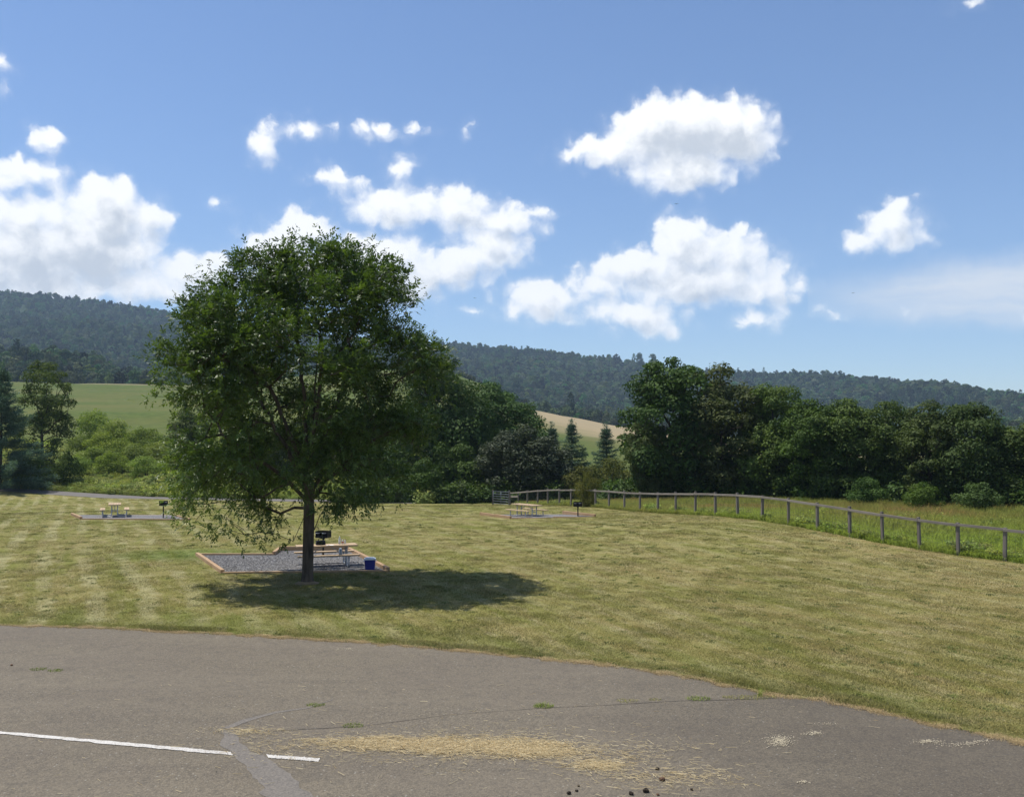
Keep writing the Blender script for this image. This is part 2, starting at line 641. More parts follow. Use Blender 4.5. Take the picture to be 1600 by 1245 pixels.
def lawn_color(g, p):
    """colour of the mown grass by place: dry and green patches and the rows of pale clippings"""
    x, y, z = g.sep(p)
    pz = g.comb(x, y, 0.0)
    across = g.math('ADD', g.math('MULTIPLY', x, 0.91), g.math('MULTIPLY', y, 0.41))
    along = g.math('SUBTRACT', g.math('MULTIPLY', y, 0.91), g.math('MULTIPLY', x, 0.41))
    big = g.noise(pz, 0.08, 4, 0.6)
    med = g.noise(g.comb(g.math('MULTIPLY', across, 1.15), g.math('MULTIPLY', along, 0.20), 0.0), 1.0, 5, 0.64, dist=0.3)
    fine = g.noise(pz, 5.5, 4, 0.7)
    speck = g.noise(pz, 22.0, 3, 0.7)
    green = g.mix(fine, (0.124, 0.134, 0.025), (0.225, 0.229, 0.058))
    dry = g.mix(fine, (0.226, 0.181, 0.065), (0.387, 0.316, 0.151))
    f = g.math('ADD', g.math('MULTIPLY', g.math('SUBTRACT', big, 0.5), 1.5), g.math('MULTIPLY', g.math('SUBTRACT', med, 0.5), 2.0))
    f = g.math('ADD', f, g.math('MULTIPLY', g.math('SUBTRACT', speck, 0.5), 1.0))
    # greener in the hollow to the left rear, straw on the swell to the right
    f = g.math('ADD', f, g.mapr(g.math('ADD', x, g.math('MULTIPLY', y, -0.1)), -18, 10, 0.26, 0.52))
    c = g.mix(g.math('MULTIPLY', f, 1.0, clamp=True), green, dry)
    bleach = g.mapr(g.noise(g.comb(g.math('MULTIPLY', across, 2.6), g.math('MULTIPLY', along, 0.7), 3.0), 1.0, 4, 0.7), 0.50, 0.68, 0, 0.8)
    c = g.mix(g.math('MULTIPLY', bleach, g.mapr(speck, 0.4, 0.6)), c, (0.43, 0.370, 0.230))
    # mower rows: left field runs away from the car park, right field runs across it
    warp = g.math('MULTIPLY', g.math('SUBTRACT', g.noise(g.vmath('MULTIPLY', pz, (0.10, 0.045, 1)), 1.0, 2, 0.5), 0.5), 2.2)
    warp2 = g.math('MULTIPLY', g.math('SUBTRACT', g.noise(pz, 0.9, 3, 0.5), 0.5), 0.7)
    rowl = g.math('ADD', g.math('ADD', g.math('ADD', g.math('MULTIPLY', x, 0.91), g.math('MULTIPLY', y, 0.41)), warp), warp2)
    sl = g.math('SINE', g.math('MULTIPLY', rowl, 4.7))
    ml = g.mapr(g.math('ADD', x, g.math('MULTIPLY', y, 0.22)), 2.0, -5.0, 0.38, 1.0, smooth=True)
    patch = g.mapr(g.noise(pz, 0.22, 3, 0.6), 0.40, 0.60, 0.08, 1, smooth=True)
    row = g.math('MULTIPLY', g.mapr(sl, 0.05, 0.85, 0, 0.95, smooth=True), ml)
    row = g.math('MULTIPLY', g.math('MULTIPLY', row, patch), g.mapr(fine, 0.3, 0.62, 0.25, 1.0))
    xe = g.math('MAXIMUM', g.math('ADD', x, 13.0), 0.0)
    edge = g.math('SUBTRACT', y, g.math('MULTIPLY_ADD', g.math('MULTIPLY', xe, xe), -0.0225, 25.0))
    lush = g.math('MULTIPLY', g.mapr(g.math('ADD', edge, g.math('MULTIPLY', g.math('SUBTRACT', med, 0.5), 5.0)), 0.2, 3.6, 0.36, 0, smooth=True), g.mapr(fine, 0.3, 0.6, 0.5, 1))
    c = g.mix(lush, c, (0.115, 0.150, 0.040))
    row = g.math('MULTIPLY', row, 0.85)
    c = g.mix(row, c, (0.392, 0.361, 0.196))
    # fresh green where the gravel bed drains
    gx = g.vmath('LENGTH', g.vmath('MULTIPLY', g.vmath('SUBTRACT', pz, (-13.5, 40.5, 0)), (0.30, 0.42, 0)))
    c = g.mix(g.math('MULTIPLY', g.mapr(gx, 1.25, 0.35, 0, 0.85, smooth=True), g.mapr(med, 0.35, 0.6, 0.4, 1)), c, (0.096, 0.156, 0.024))
    return c


def blade_shader(g, out, c, trans=0.35, up=0.7):
    """thin upright blades lit as a sward: normals bent towards the sky"""
    n = g.add('ShaderNodeNewGeometry').outputs['Normal']
    nn = g.vmath('NORMALIZE', g.vmath('ADD', g.scale(n, 1 - up), (0, 0, up)))
    b = principled(g, None, c, 0.65, 0.12, nn)
    t = g.add('ShaderNodeBsdfTranslucent', {'Color': c})
    g.l.new(g.mixs(trans, b.outputs[0], t.outputs[0]), out.inputs['Surface'])


def make_ground_mats():
    M = {}
    # base terrain: fields
    m, g, out = new_mat('field_ground')
    p, (x, y, z) = pos_xyz(g)
    pz = g.comb(x, y, 0.0)
    n1 = g.noise(pz, 0.02, 5, 0.6)
    n2 = g.noise(pz, 0.35, 5, 0.65)
    n3 = g.noise(g.vmath('MULTIPLY', pz, (0.012, 0.06, 1)), 1.0, 5, 0.6)
    n2b = g.noise(g.vmath('MULTIPLY', pz, (0.05, 0.012, 1)), 1.0, 6, 0.7)
    green = g.mix(g.mapr(n2, 0.3, 0.7), (0.036, 0.068, 0.009), (0.100, 0.130, 0.026))
    green = g.mix(g.mapr(n2b, 0.4, 0.65, 0, 0.6), green, (0.105, 0.105, 0.030))
    green = g.mix(g.mapr(n1, 0.4, 0.65, 0, 0.55), green, (0.135, 0.125, 0.040))
    tan = g.mix(n2, (0.250, 0.195, 0.110), (0.350, 0.280, 0.165))
    r = g.vmath('LENGTH', pz)
    rn = g.math('ADD', r, g.math('MULTIPLY', g.math('SUBTRACT', n3, 0.5), 120))
    left_tan = g.math('MULTIPLY', g.mapr(rn, 575, 640, 0, 0.7, smooth=True), g.mapr(x, -150, -215, 0, 1))
    right_tan = g.math('MULTIPLY', g.mapr(g.math('ADD', rn, g.math('MULTIPLY', x, 2.4)), 330, 520, 0, 1, smooth=True), g.math('MULTIPLY', g.mapr(x, 6, 16, 0, 1), g.mapr(x, 100, 80, 0, 1)))
    tanf = g.math('MULTIPLY', g.math('MAXIMUM', left_tan, right_tan), g.mapr(r, 740, 700, 0, 1))
    c = g.mix(tanf, green, tan)
    forest = g.mapr(r, 700, 730, 0, 1)
    c = g.mix(forest, c, (0.028, 0.045, 0.016))
    principled(g, out, c, 0.95, 0.1)
    M['field'] = m
    # lawn soil and thatch under the blades
    m, g, out = new_mat('lawn_turf')
    p, _ = pos_xyz(g)
    c = lawn_color(g, p)
    n = g.noise(p, 16.0, 5, 0.7)
    c = g.mix(g.mapr(n, 0.35, 0.6, 0.40, 0.0), c, (0.076, 0.070, 0.022))
    principled(g, out, c, 0.95, 0.1, bump(g, n, 0.7, 0.05))
    M['lawn'] = m
    # blades on the lawn
    m, g, out = new_mat('lawn_blade')
    p, _ = pos_xyz(g)
    c = lawn_color(g, p)
    tint = g.add('ShaderNodeAttribute', attribute_name='tint').outputs['Fac']
    c = g.mix(1.0, c, g.mix(tint, (0.42, 0.48, 0.36), (1.55, 1.48, 1.45)), 'MULTIPLY')
    oi = g.add('ShaderNodeObjectInfo').outputs['Random']
    c = g.mix(1.0, c, g.mix(oi, (0.70, 0.76, 0.72), (1.30, 1.22, 1.26)), 'MULTIPLY')
    blade_shader(g, out, c, 0.25)
    M['blade'] = m
    # unmown meadow
    m, g, out = new_mat('meadow_soil')
    p, (x, y, z) = pos_xyz(g)
    n = g.noise(p, 0.6, 5, 0.65)
    c = g.mix(n, (0.070, 0.105, 0.020), (0.170, 0.185, 0.050))
    principled(g, out, c, 0.95, 0.1)
    M['meadow'] = m
    m, g, out = new_mat('meadow_blade')
    p, (x, y, z) = pos_xyz(g)
    pz = g.comb(x, y, 0.0)
    n = g.noise(pz, 0.16, 4, 0.6)
    n2 = g.noise(pz, 0.07, 3, 0.6)
    tint = g.add('ShaderNodeAttribute', attribute_name='tint').outputs['Fac']
    c = g.mix(n, (0.129, 0.207, 0.022), (0.267, 0.317, 0.055))
    far = g.mapr(g.math('ADD', y, g.math('MULTIPLY', g.math('SUBTRACT', n2, 0.5), 40)), 44, 56, 0, 0.5, smooth=True)
    c = g.mix(far, c, (0.190, 0.165, 0.050))
    rust = g.math('MULTIPLY', g.mapr(n2, 0.48, 0.62, 0, 0.85, smooth=True), g.mapr(y, 46, 55, 0, 1))
    c = g.mix(g.math('MULTIPLY', rust, g.mapr(tint, 0.2, 0.9)), c, (0.267, 0.115, 0.064))
    c = g.mix(1.0, c, g.mix(tint, (0.65, 0.68, 0.6), (1.30, 1.28, 1.2)), 'MULTIPLY')
    blade_shader(g, out, c, 0.3)
    M['meadow_blade'] = m
    # car park asphalt
    m, g, out = new_mat('old_asphalt')
    p, (x, y, z) = pos_xyz(g)
    v = g.add('ShaderNodeTexVoronoi', {'Scale': 48.0, 'Vector': p}, feature='F1')
    v2 = g.add('ShaderNodeTexVoronoi', {'Scale': 17.0, 'Vector': p}, feature='F1')
    n1 = g.noise(p, 0.35, 5, 0.6)
    n2 = g.noise(p, 3.0, 4, 0.6)
    n4 = g.noise(g.vmath('MULTIPLY', p, (0.12, 0.7, 1)), 1.0, 4, 0.6)
    n3 = g.noise(p, 70.0, 2, 0.7)
    c = g.mix(v.outputs['Color'], (0.108, 0.084, 0.058), (0.268, 0.210, 0.149))
    c = g.mix(g.mapr(v.outputs['Distance'], 0.35, 0.75, 0, 0.5), c, (0.060, 0.049, 0.038))
    sp = g.sep(v2.outputs['Color'])
    c = g.mix(g.math('MULTIPLY', g.math('GREATER_THAN', sp[0], 0.93), g.mapr(v2.outputs['Distance'], 0.30, 0.15, 0, 0.8)), c, (0.40, 0.36, 0.31))
    c = g.mix(g.mapr(n1, 0.35, 0.65, 0, 0.35), c, (0.132, 0.101, 0.080))
    c = g.mix(g.mapr(n4, 0.35, 0.7, 0, 0.35), c, (0.228, 0.180, 0.128))
    c = g.mix(g.mapr(n2, 0.5, 0.75, 0, 0.35), c, (0.076, 0.063, 0.054))
    v3 = g.add('ShaderNodeTexVoronoi', {'Scale': 27.0, 'Vector': p}, feature='F1')
    c = g.mix(g.mapr(g.sep(v3.outputs['Color'])[1], 0.62, 0.9, 0, 0.32), c, (0.060, 0.053, 0.046))
    # the newer, darker layer lies to the right
    dk = g.math('MULTIPLY', g.mapr(g.math('ADD', x, g.math('MULTIPLY', g.math('SUBTRACT', n1, 0.5), 5.0)), 0.5, 5.5, 0, 0.62, smooth=True), 1.0)
    c = g.mix(dk, c, g.mix(1.0, c, (0.57, 0.565, 0.56), 'MULTIPLY'))
    c = g.mix(1.0, c, (0.87, 0.93, 0.945), 'MULTIPLY')
    principled(g, out, c, 0.88, 0.28, bump(g, g.math('ADD', n3, v.outputs['Distance']), 0.55, 0.006))
    M['asphalt'] = m
    m, g, out = new_mat('patch_sealer')
    p, _ = pos_xyz(g)
    n = g.noise(p, 3.5, 5, 0.65)
    n2 = g.noise(p, 60.0, 3, 0.7)
    vp = g.add('ShaderNodeTexVoronoi', {'Scale': 46.0, 'Vector': p}, feature='F1')
    c = g.mix(vp.outputs['Color'], (0.085, 0.078, 0.070), (0.205, 0.180, 0.152))
    c = g.mix(g.mapr(n, 0.35, 0.7, 0, 0.55), c, (0.168, 0.148, 0.124))
    principled(g, out, c, 0.85, 0.28, bump(g, vp.outputs['Distance'], 0.4, 0.005))
    M['patch'] = m
    m, g, out = new_mat('road_asphalt')
    p, _ = pos_xyz(g)
    n = g.noise(p, 0.8, 5, 0.6)
    principled(g, out, g.mix(n, (0.120, 0.110, 0.099), (0.180, 0.166, 0.150)), 0.9, 0.2)
    M['road'] = m
    m, g, out = new_mat('white_road_paint')
    p, _ = pos_xyz(g)
    n = g.noise(p, 26.0, 5, 0.75)
    n2 = g.noise(p, 2.0, 3, 0.6)
    w = g.mapr(g.math('ADD', n, g.math('MULTIPLY', n2, 0.35)), 0.64, 0.84, 0, 0.85)
    principled(g, out, g.mix(w, (0.540, 0.517, 0.477), (0.216, 0.180, 0.144)), 0.75, 0.3, bump(g, n, 0.3, 0.004))
    M['paint'] = m
    m, g, out = new_mat('gravel_stone')
    p, _ = pos_xyz(g)
    v = g.add('ShaderNodeTexVoronoi', {'Scale': 24.0, 'Vector': p}, feature='F1')
    n = g.noise(p, 1.2, 4, 0.6)
    c = g.mix(v.outputs['Color'], (0.080, 0.078, 0.082), (0.270, 0.262, 0.258))
    c = g.mix(g.mapr(n, 0.4, 0.7, 0, 0.4), c, (0.17, 0.158, 0.140))
    principled(g, out, c, 0.9, 0.2, bump(g, v.outputs['Distance'], 0.9, 0.03))
    M['gravel'] = m
    m, g, out = new_mat('bare_soil')
    p, _ = pos_xyz(g)
    n = g.noise(p, 9.0, 5, 0.65)
    principled(g, out, g.mix(n, (0.17, 0.115, 0.062), (0.33, 0.25, 0.15)), 0.95, 0.1, bump(g, n, 0.6, 0.03))
    M['soil'] = m
    return M


MT = make_ground_mats()
MT['timber'] = wood_mat('treated_timber', (0.44, 0.30, 0.175), (0.28, 0.16, 0.08))
MT['plank'] = wood_mat('pine_plank', (0.50, 0.375, 0.240), (0.31, 0.21, 0.125))
MT['fence'] = wood_mat('weathered_fence_wood', (0.270, 0.238, 0.200), (0.130, 0.112, 0.092))
MT['post'] = wood_mat('weathered_post_wood', (0.205, 0.180, 0.155), (0.090, 0.076, 0.066), streak=(22, 22, 1.5))
MT['steel'] = simple_mat('galvanised_steel', (0.44, 0.45, 0.46), 0.5, 0.5, 0.2, 0.2, 6)
MT['gate'] = simple_mat('galvanised_gate_steel', (0.13, 0.15, 0.165), 0.5, 0.5, 0.4, 0.2, 5)
MT['black'] = simple_mat('black_grill_steel', (0.012, 0.012, 0.013), 0.6, 0.35, 0.2, 0.35, 9)
MT['rust'] = simple_mat('rusted_post_steel', (0.060, 0.032, 0.020), 0.8, 0.2, 0.2, 0.4, 9)
MT['wire'] = simple_mat('fence_wire', (0.16, 0.16, 0.155), 0.6, 0.4, 0.5, 0.2, 3)
MT['bark'] = bark_mat('tree_bark', (0.034, 0.026, 0.019), (0.110, 0.086, 0.064))
MT['bark_far'] = bark_mat('dark_bark', (0.022, 0.018, 0.014), (0.060, 0.048, 0.038))
MT['leaf_main'] = leaf_mat('broad_leaflets', (0.025, 0.053, 0.009), (0.119, 0.176, 0.038), 0.36, 0.42, 0.42, use_random=False)
MT['leaf_tree'] = leaf_mat('tree_leaves', (0.023, 0.053, 0.008), (0.101, 0.167, 0.023), 0.22, 0.6, 0.15, obj_var=0.16)
MT['leaf_olive'] = leaf_mat('olive_leaves', (0.033, 0.055, 0.011), (0.119, 0.156, 0.033), 0.22, 0.6, 0.15, obj_var=0.14)
MT['leaf_grey'] = leaf_mat('grey_green_leaves', (0.024, 0.037, 0.014), (0.077, 0.097, 0.044), 0.15, 0.55, 0.2, obj_var=0.10)
MT['leaf_shrub'] = leaf_mat('willow_shrub_leaves', (0.098, 0.150, 0.016), (0.262, 0.331, 0.050), 0.34, 0.6, 0.12, obj_var=0.12)
MT['leaf_green'] = leaf_mat('fresh_green_leaves', (0.042, 0.082, 0.012), (0.120, 0.180, 0.032), 0.30, 0.6, 0.12, obj_var=0.12)
MT['leaf_rust'] = leaf_mat('rusty_shrub_leaves', (0.062, 0.076, 0.014), (0.185, 0.185, 0.042), 0.28, 0.6, 0.12, obj_var=0.10)
MT['needle'] = leaf_mat('pine_needles', (0.060, 0.105, 0.070), (0.170, 0.245, 0.170), 0.30, 0.6, 0.1, obj_var=0.08, tcol=(1.1, 1.2, 0.85))
MT['forest'] = leaf_mat('forest_leaves', (0.026, 0.070, 0.013), (0.090, 0.181, 0.036), 0.18, 0.7, 0.1, obj_var=0.55)
MT['forest_pine'] = leaf_mat('forest_needles', (0.015, 0.042, 0.018), (0.047, 0.098, 0.044), 0.1, 0.7, 0.1, obj_var=0.25)
MT['weed'] = leaf_mat('weed_leaves', (0.100, 0.165, 0.012), (0.330, 0.400, 0.045), 0.35, 0.6, 0.10, obj_var=0.24, up=0.55)
MT['clover'] = leaf_mat('lawn_weed_leaves', (0.100, 0.140, 0.024), (0.190, 0.225, 0.055), 0.25, 0.6, 0.12, obj_var=0.15, up=0.65)
MT['straw'] = leaf_mat('straw_stalks', (0.40, 0.28, 0.115), (0.86, 0.73, 0.45), 0.2, 0.5, 0.35, use_random=False, tcol=(1, 1, 1))
MT['thatch'] = leaf_mat('dry_thatch', (0.34, 0.24, 0.12), (0.60, 0.47, 0.26), 0.25, 0.6, 0.2, use_random=False, tcol=(1, 1, 1), up=0.6)


# ------------------------------------------------------------------ the setting: ground sheets
def polar_sheet(name, thetas, rfun, nr, zoff, mat, power=1.0):
    """sheet between two radial limits (rfun(theta) -> near, far), draped on the terrain"""
    V = []
    th = np.asarray(thetas)
    rn, rf = rfun(th)
    u = np.linspace(0, 1, nr) ** power
    R = rn[:, None] + (rf - rn)[:, None] * u[None, :]
    X = np.sin(th)[:, None] * R
    Y = np.cos(th)[:, None] * R
    Z = terrain_z(X, Y) + zoff
    V = np.stack([X, Y, Z], -1).reshape(-1, 3)
    n = len(th)
    i, j = np.meshgrid(np.arange(n - 1), np.arange(nr - 1), indexing='ij')
    a = (i * nr + j).ravel()
    F = np.stack([a, a + 1, a + nr + 1, a + nr], -1)
    F = F[:, ::-1]
    me = np_mesh(name, V, F, mat=mat, smooth=True)
    return link(name, me)


def radial(points):
    """radius as a function of bearing for a polyline seen from above"""
    P = np.array([(p[0], p[1]) for p in points])
    # densify so the interpolation follows straight runs
    Q = []
    for a, b in zip(P[:-1], P[1:]):
        for k in np.linspace(0, 1, 24, endpoint=False):
            Q.append(a + (b - a) * k)
    Q.append(P[-1])
    Q = np.array(Q)
    th, r = np.arctan2(Q[:, 0], Q[:, 1]), np.hypot(Q[:, 0], Q[:, 1])
    o = np.argsort(th)
    return lambda t: np.interp(t, th[o], r[o])


LOT_PX = [(0, 976), (130, 979), (300, 987), (470, 997), (600, 1005), (760, 1019), (900, 1033), (1000, 1045), (1100, 1062), (1170, 1076), (1215, 1087), (1290, 1093), (1340, 1103), (1430, 1123), (1500, 1138), (1600, 1158)]
LOT = [(-75, 27), (-40, 25.6), (-22, 24.9)] + [tuple(ground(*p)[:2]) for p in LOT_PX] + [(10.5, 12.4), (16, 7), (21, 1.5), (25, -4)]
FENCE_PTS = [(797, 88.5), (810, 83.5), (824, 80.6), (840, 78.0), (856, 75.6), (874, 73.4), (892, 71.6), (911, 70.2), (930, 69.0), (951, 67.2), (975, 65.0), (999, 62.6), (1027, 60.2), (1055, 57.7), (1085, 55.3), (1116.5, 53.1), (1151, 51.0), (1189, 48.9), (1230, 46.8), (1275, 44.7), (1325, 42.7), (1376, 41.0), (1433, 39.4), (1493, 38.1), (1565, 36.8), (1642, 35.4), (1725, 34.0)]
FENCE = [at(px, d) for px, d in FENCE_PTS]
ROAD_C = [(-95, 117), (-75, 112.5), (-56, 108.0), (-37, 102.8), (-19.4, 98.0), (-9.5, 95.6), (-3, 95.2), (8, 97.5), (18, 103)]
r_lot = radial(LOT)
r_fence = radial([tuple(p[:2]) for p in FENCE] + [(28, 24.5), (38, 12), (44, 0)])
r_roadc = radial(ROAD_C)
ROAD_HALF = 1.9
r_road_near = lambda t: r_roadc(t) - ROAD_HALF
T_GATE = math.atan2(FENCE[0].x, FENCE[0].y)


def lawn_limits(t):
    far = np.where(t < T_GATE, r_road_near(t) - 0.05, r_fence(t) + 0.25)
    return r_lot(t), far


def field_limits(t):
    return np.full_like(t, 0.5), np.full_like(t, 3380.0)


th_front = np.radians(np.arange(-42, 42.01, 0.22))
th_all = np.concatenate([np.radians(np.arange(-180, -42, 2.0)), th_front, np.radians(np.arange(44, 180.1, 2.0))])
tag(polar_sheet('ground', th_all, field_limits, 170, -0.06, MT['field'], 2.4), 'rolling farm fields and hills reaching to the wooded ridge', kind='structure')
tag(polar_sheet('lawn', np.radians(np.arange(-69, 84, 0.3)), lawn_limits, 130, 0.0, MT['lawn'], 1.3), 'mown dry lawn of the picnic ground', kind='structure')


def meadow_limits(t):
    return r_fence(t) + 0.25, np.maximum(r_fence(t) + 25, 125.0)


tag(polar_sheet('meadow', np.radians(np.arange(math.degrees(T_GATE) + 0.1, 84, 0.4)), meadow_limits, 80, 0.0, MT['meadow'], 1.3), 'unmown meadow behind the fence', kind='structure')


def lot_limits(t):
    inside = (t > -1.21) & (t < 1.7)
    r = np.where(inside, r_lot(np.clip(t, -1.22, 1.71)) + 0.06, 30.0)
    return np.full_like(t, 0.2), r


tag(polar_sheet('parking_lot', np.radians(np.arange(-180, 180.1, 0.5)), lot_limits, 40, -0.008, MT['asphalt']), 'weathered brown grey asphalt car park', kind='structure')


def road_sheet():
    t = np.radians(np.arange(-39, -5.6, 0.3))
    return polar_sheet('road', t, lambda q: (r_roadc(q) - ROAD_HALF, r_roadc(q) + ROAD_HALF), 8, 0.02, MT['road'])


tag(road_sheet(), 'narrow grey asphalt road crossing behind the lawn', kind='structure')


def ribbon(name, pts, widths, zoff, mat, jitter=0.0, seed=1):
    """flat strip along a ground polyline"""
    rng = np.random.default_rng(seed)
    P = [Vector((p[0], p[1], 0)) for p in pts]
    Q, Wd = [], []
    for k in range(len(P) - 1):
        n = max(2, int((P[k + 1] - P[k]).length / 0.12))
        for i in range(n):
            u = i / n
            Q.append(P[k].lerp(P[k + 1], u))
            Wd.append(widths[k] * (1 - u) + widths[k + 1] * u)
    Q.append(P[-1])
    Wd.append(widths[-1])
    V, F = [], []
    off = 0.0
    for i, p in enumerate(Q):
        d = (Q[min(i + 1, len(Q) - 1)] - Q[max(i - 1, 0)]).normalized()
        s = Vector((-d.y, d.x, 0))
        ja, jb = (float(fbm(np.array([i * 0.30 + o_]), np.array([seed * 3.1]), seed, 3)[0]) for o_ in (0.0, 57.3))
        a = Wd[i] / 2 * (1 + ja * 2.6 * jitter)
        b = Wd[i] / 2 * (1 + jb * 2.6 * jitter)
        for q in (p + s * max(a, 0.003), p - s * max(b, 0.003)):
            V.append((q.x, q.y, tz(q.x, q.y) + zoff))
    F = [(2 * i, 2 * i + 1, 2 * i + 3, 2 * i + 2) for i in range(len(Q) - 1)]
    return link(name, np_mesh(name, np.array(V), np.array(F), mat=mat))


G = lambda x, y: tuple(ground(x, y)[:2])
tag(ribbon('asphalt_patch', [G(352, 1140), G(365, 1160), G(395, 1190), G(430, 1222), G(470, 1262)], [0.24, 0.30, 0.36, 0.46, 0.54], -0.004, MT['patch'], 0.42, 3), 'smooth blue grey repair strip running across the car park', kind='structure')
tag(ribbon('asphalt_patch', [G(352, 1137), G(385, 1124), G(430, 1112), G(480, 1105), G(520, 1092)], [0.12, 0.14, 0.10, 0.06, 0.03], -0.004, MT['patch'], 0.2, 4), 'thin faint repair strip curving towards the weed tuft', kind='structure')
tag(ribbon('asphalt_seam', [G(1216, 1089), G(1150, 1092), G(1060, 1094), G(960, 1100), G(850, 1105), G(700, 1116), G(560, 1134), G(420, 1141), G(352, 1139)], [0.040, 0.022, 0.016, 0.018, 0.010, 0.008, 0.016, 0.010, 0.010], -0.003, simple_mat('crack_filler', (0.070, 0.062, 0.055), 0.9, 0.2, 0, 0.3, 20), 0.55, 5), 'open seam between two layers of asphalt', kind='structure')
MT['patch_line'] = MT['paint']


def paint_line(a, b, c, d):
    pts = [ground(*p) for p in (a, b, c, d)]
    n = 60
    V, F = [], []
    for i in range(n + 1):
        u = i / n
        for (p, q) in ((pts[0], pts[1]), (pts[3], pts[2])):
            w = p.lerp(q, u)
            V.append((w.x + random.gauss(0, 0.004), w.y + random.gauss(0, 0.009), 0.001))
    F = [(2 * i, 2 * i + 2, 2 * i + 3, 2 * i + 1) for i in range(n)][::1]
    F = [f[::-1] for f in F]
    return link('parking_line', np_mesh('parking_line', np.array(V), np.array(F), mat=MT['paint']))


tag(paint_line((-260, 1118), (360, 1174), (364, 1179.5), (-260, 1122)), 'long white bay line from the left edge to the repair strip', kind='structure')
tag(paint_line((416, 1178), (500, 1184), (497, 1189), (420, 1183)), 'short white end of the bay line right of the repair strip', kind='structure')


# ------------------------------------------------------------------ scatter (grass, weeds, forest): instances on points
def proto_collection(name, meshes):
    c = bpy.data.collections.new(name)
    for i, me in enumerate(meshes):
        o = bpy.data.objects.new('%s_%02d' % (name, i), me)
        c.objects.link(o)
    return c


def scatter(name, pts, rotz, scl, variant, coll, label, parent=None, tilt=0.0):
    n = len(pts)
    me = np_mesh(name, pts, attrs={
        'rot': ('POINT', 'FLOAT_VECTOR', np.stack([RNG.normal(0, tilt, n), RNG.normal(0, tilt, n), rotz], -1).astype(np.float32)),
        'scl': ('POINT', 'FLOAT_VECTOR', np.asarray(scl, dtype=np.float32)),
        'vari': ('POINT', 'INT', np.asarray(variant, dtype=np.int32))})
    o = link(name, me, parent)
    ng = bpy.data.node_groups.new(name + '_nodes', 'GeometryNodeTree')
    ng.interface.new_socket('Geometry', in_out='INPUT', socket_type='NodeSocketGeometry')
    ng.interface.new_socket('Geometry', in_out='OUTPUT', socket_type='NodeSocketGeometry')
    gi, go = ng.nodes.new('NodeGroupInput'), ng.nodes.new('NodeGroupOutput')
    ci = ng.nodes.new('GeometryNodeCollectionInfo')
    ci.inputs['Collection'].default_value = coll
    ci.inputs['Separate Children'].default_value = True
    ci.inputs['Reset Children'].default_value = True
    ip = ng.nodes.new('GeometryNodeInstanceOnPoints')
    ip.inputs['Pick Instance'].default_value = True

    def named(nm, typ):
        a = ng.nodes.new('GeometryNodeInputNamedAttribute')
        a.data_type = typ
        a.inputs['Name'].default_value = nm
        return a.outputs['Attribute']
    ng.links.new(gi.outputs[0], ip.inputs['Points'])
    ng.links.new(ci.outputs[0], ip.inputs['Instance'])
    ng.links.new(named('vari', 'INT'), ip.inputs['Instance Index'])
    ng.links.new(named('rot', 'FLOAT_VECTOR'), ip.inputs['Rotation'])
    ng.links.new(named('scl', 'FLOAT_VECTOR'), ip.inputs['Scale'])
    ng.links.new(ip.outputs[0], go.inputs[0])
    md = o.modifiers.new('scatter', 'NODES')
    md.node_group = ng
    return tag(o, label, kind='stuff')


def blade_patch(name, n, radius, hmin, hmax, wid, mat, lean=0.5, seed=1, segs=2):
    """tuft of grass blades, each a bent tapering strip"""
    rng = np.random.default_rng(seed)
    a = rng.uniform(0, 2 * np.pi, n)
    r = radius * np.sqrt(rng.uniform(0, 1, n))
    bx, by = r * np.cos(a), r * np.sin(a)
    h = rng.uniform(hmin, hmax, n)
    la = rng.uniform(0, 2 * np.pi, n)
    lm = rng.uniform(0.1, lean, n) * h
    fa = rng.uniform(0, np.pi, n)
    w = wid * rng.uniform(0.6, 1.3, n)
    sx, sy = np.cos(fa) * w / 2, np.sin(fa) * w / 2
    V = np.zeros((n, 5, 3))
    for k, (u, ww) in enumerate(((0, 1), (0, -1), (0.55, 0.75), (0.55, -0.75), (1.0, 0))):
        V[:, k, 0] = bx + np.cos(la) * lm * u ** 1.8 + sx * ww
        V[:, k, 1] = by + np.sin(la) * lm * u ** 1.8 + sy * ww
        V[:, k, 2] = h * u * (1 - 0.15 * u * lean) - (0.01 if u == 0 else 0)
    b = np.arange(n)[:, None] * 5
    Fq = b + np.array([[0, 1, 3, 2]])
    Ft = b + np.array([[2, 3, 4]])
    t = rng.uniform(0, 1, n).astype(np.float32)
    return np_mesh(name, V.reshape(-1, 3), Fq, Ft, mat=mat, attrs={'tint': ('FACE', 'FLOAT', np.concatenate([t, t]))})


def polar_points(n, t0, t1, limits, power=1.0, pad0=0.0, pad1=0.0):
    t = RNG.uniform(t0, t1, n)
    a, b = limits(t)
    a, b = a + pad0, b - pad1
    u = RNG.uniform(0, 1, n) ** power
    r = np.sqrt(a * a + (b * b - a * a) * u)
    ok = b > a
    x, y = np.sin(t) * r, np.cos(t) * r
    return np.stack([x, y, terrain_z(x, y)], -1)[ok]


PADS_XY = []        # gravel beds keep free of grass (filled below)
NEAR_PAD = [ground(308, 868), ground(348, 896), ground(606, 893), ground(545, 861), ground(437, 861), ground(428, 868)]
near_poly = [(p.x, p.y) for p in NEAR_PAD]
LEFT_PAD = [ground(112, 805), ground(127, 811.5), ground(296, 812.5), ground(268, 805)]
RIGHT_PAD = [ground(751, 805), ground(798, 812), ground(930, 812.5), ground(880, 806.5)]
left_poly = [(p.x, p.y) for p in LEFT_PAD]
right_poly = [(p.x, p.y) for p in RIGHT_PAD]


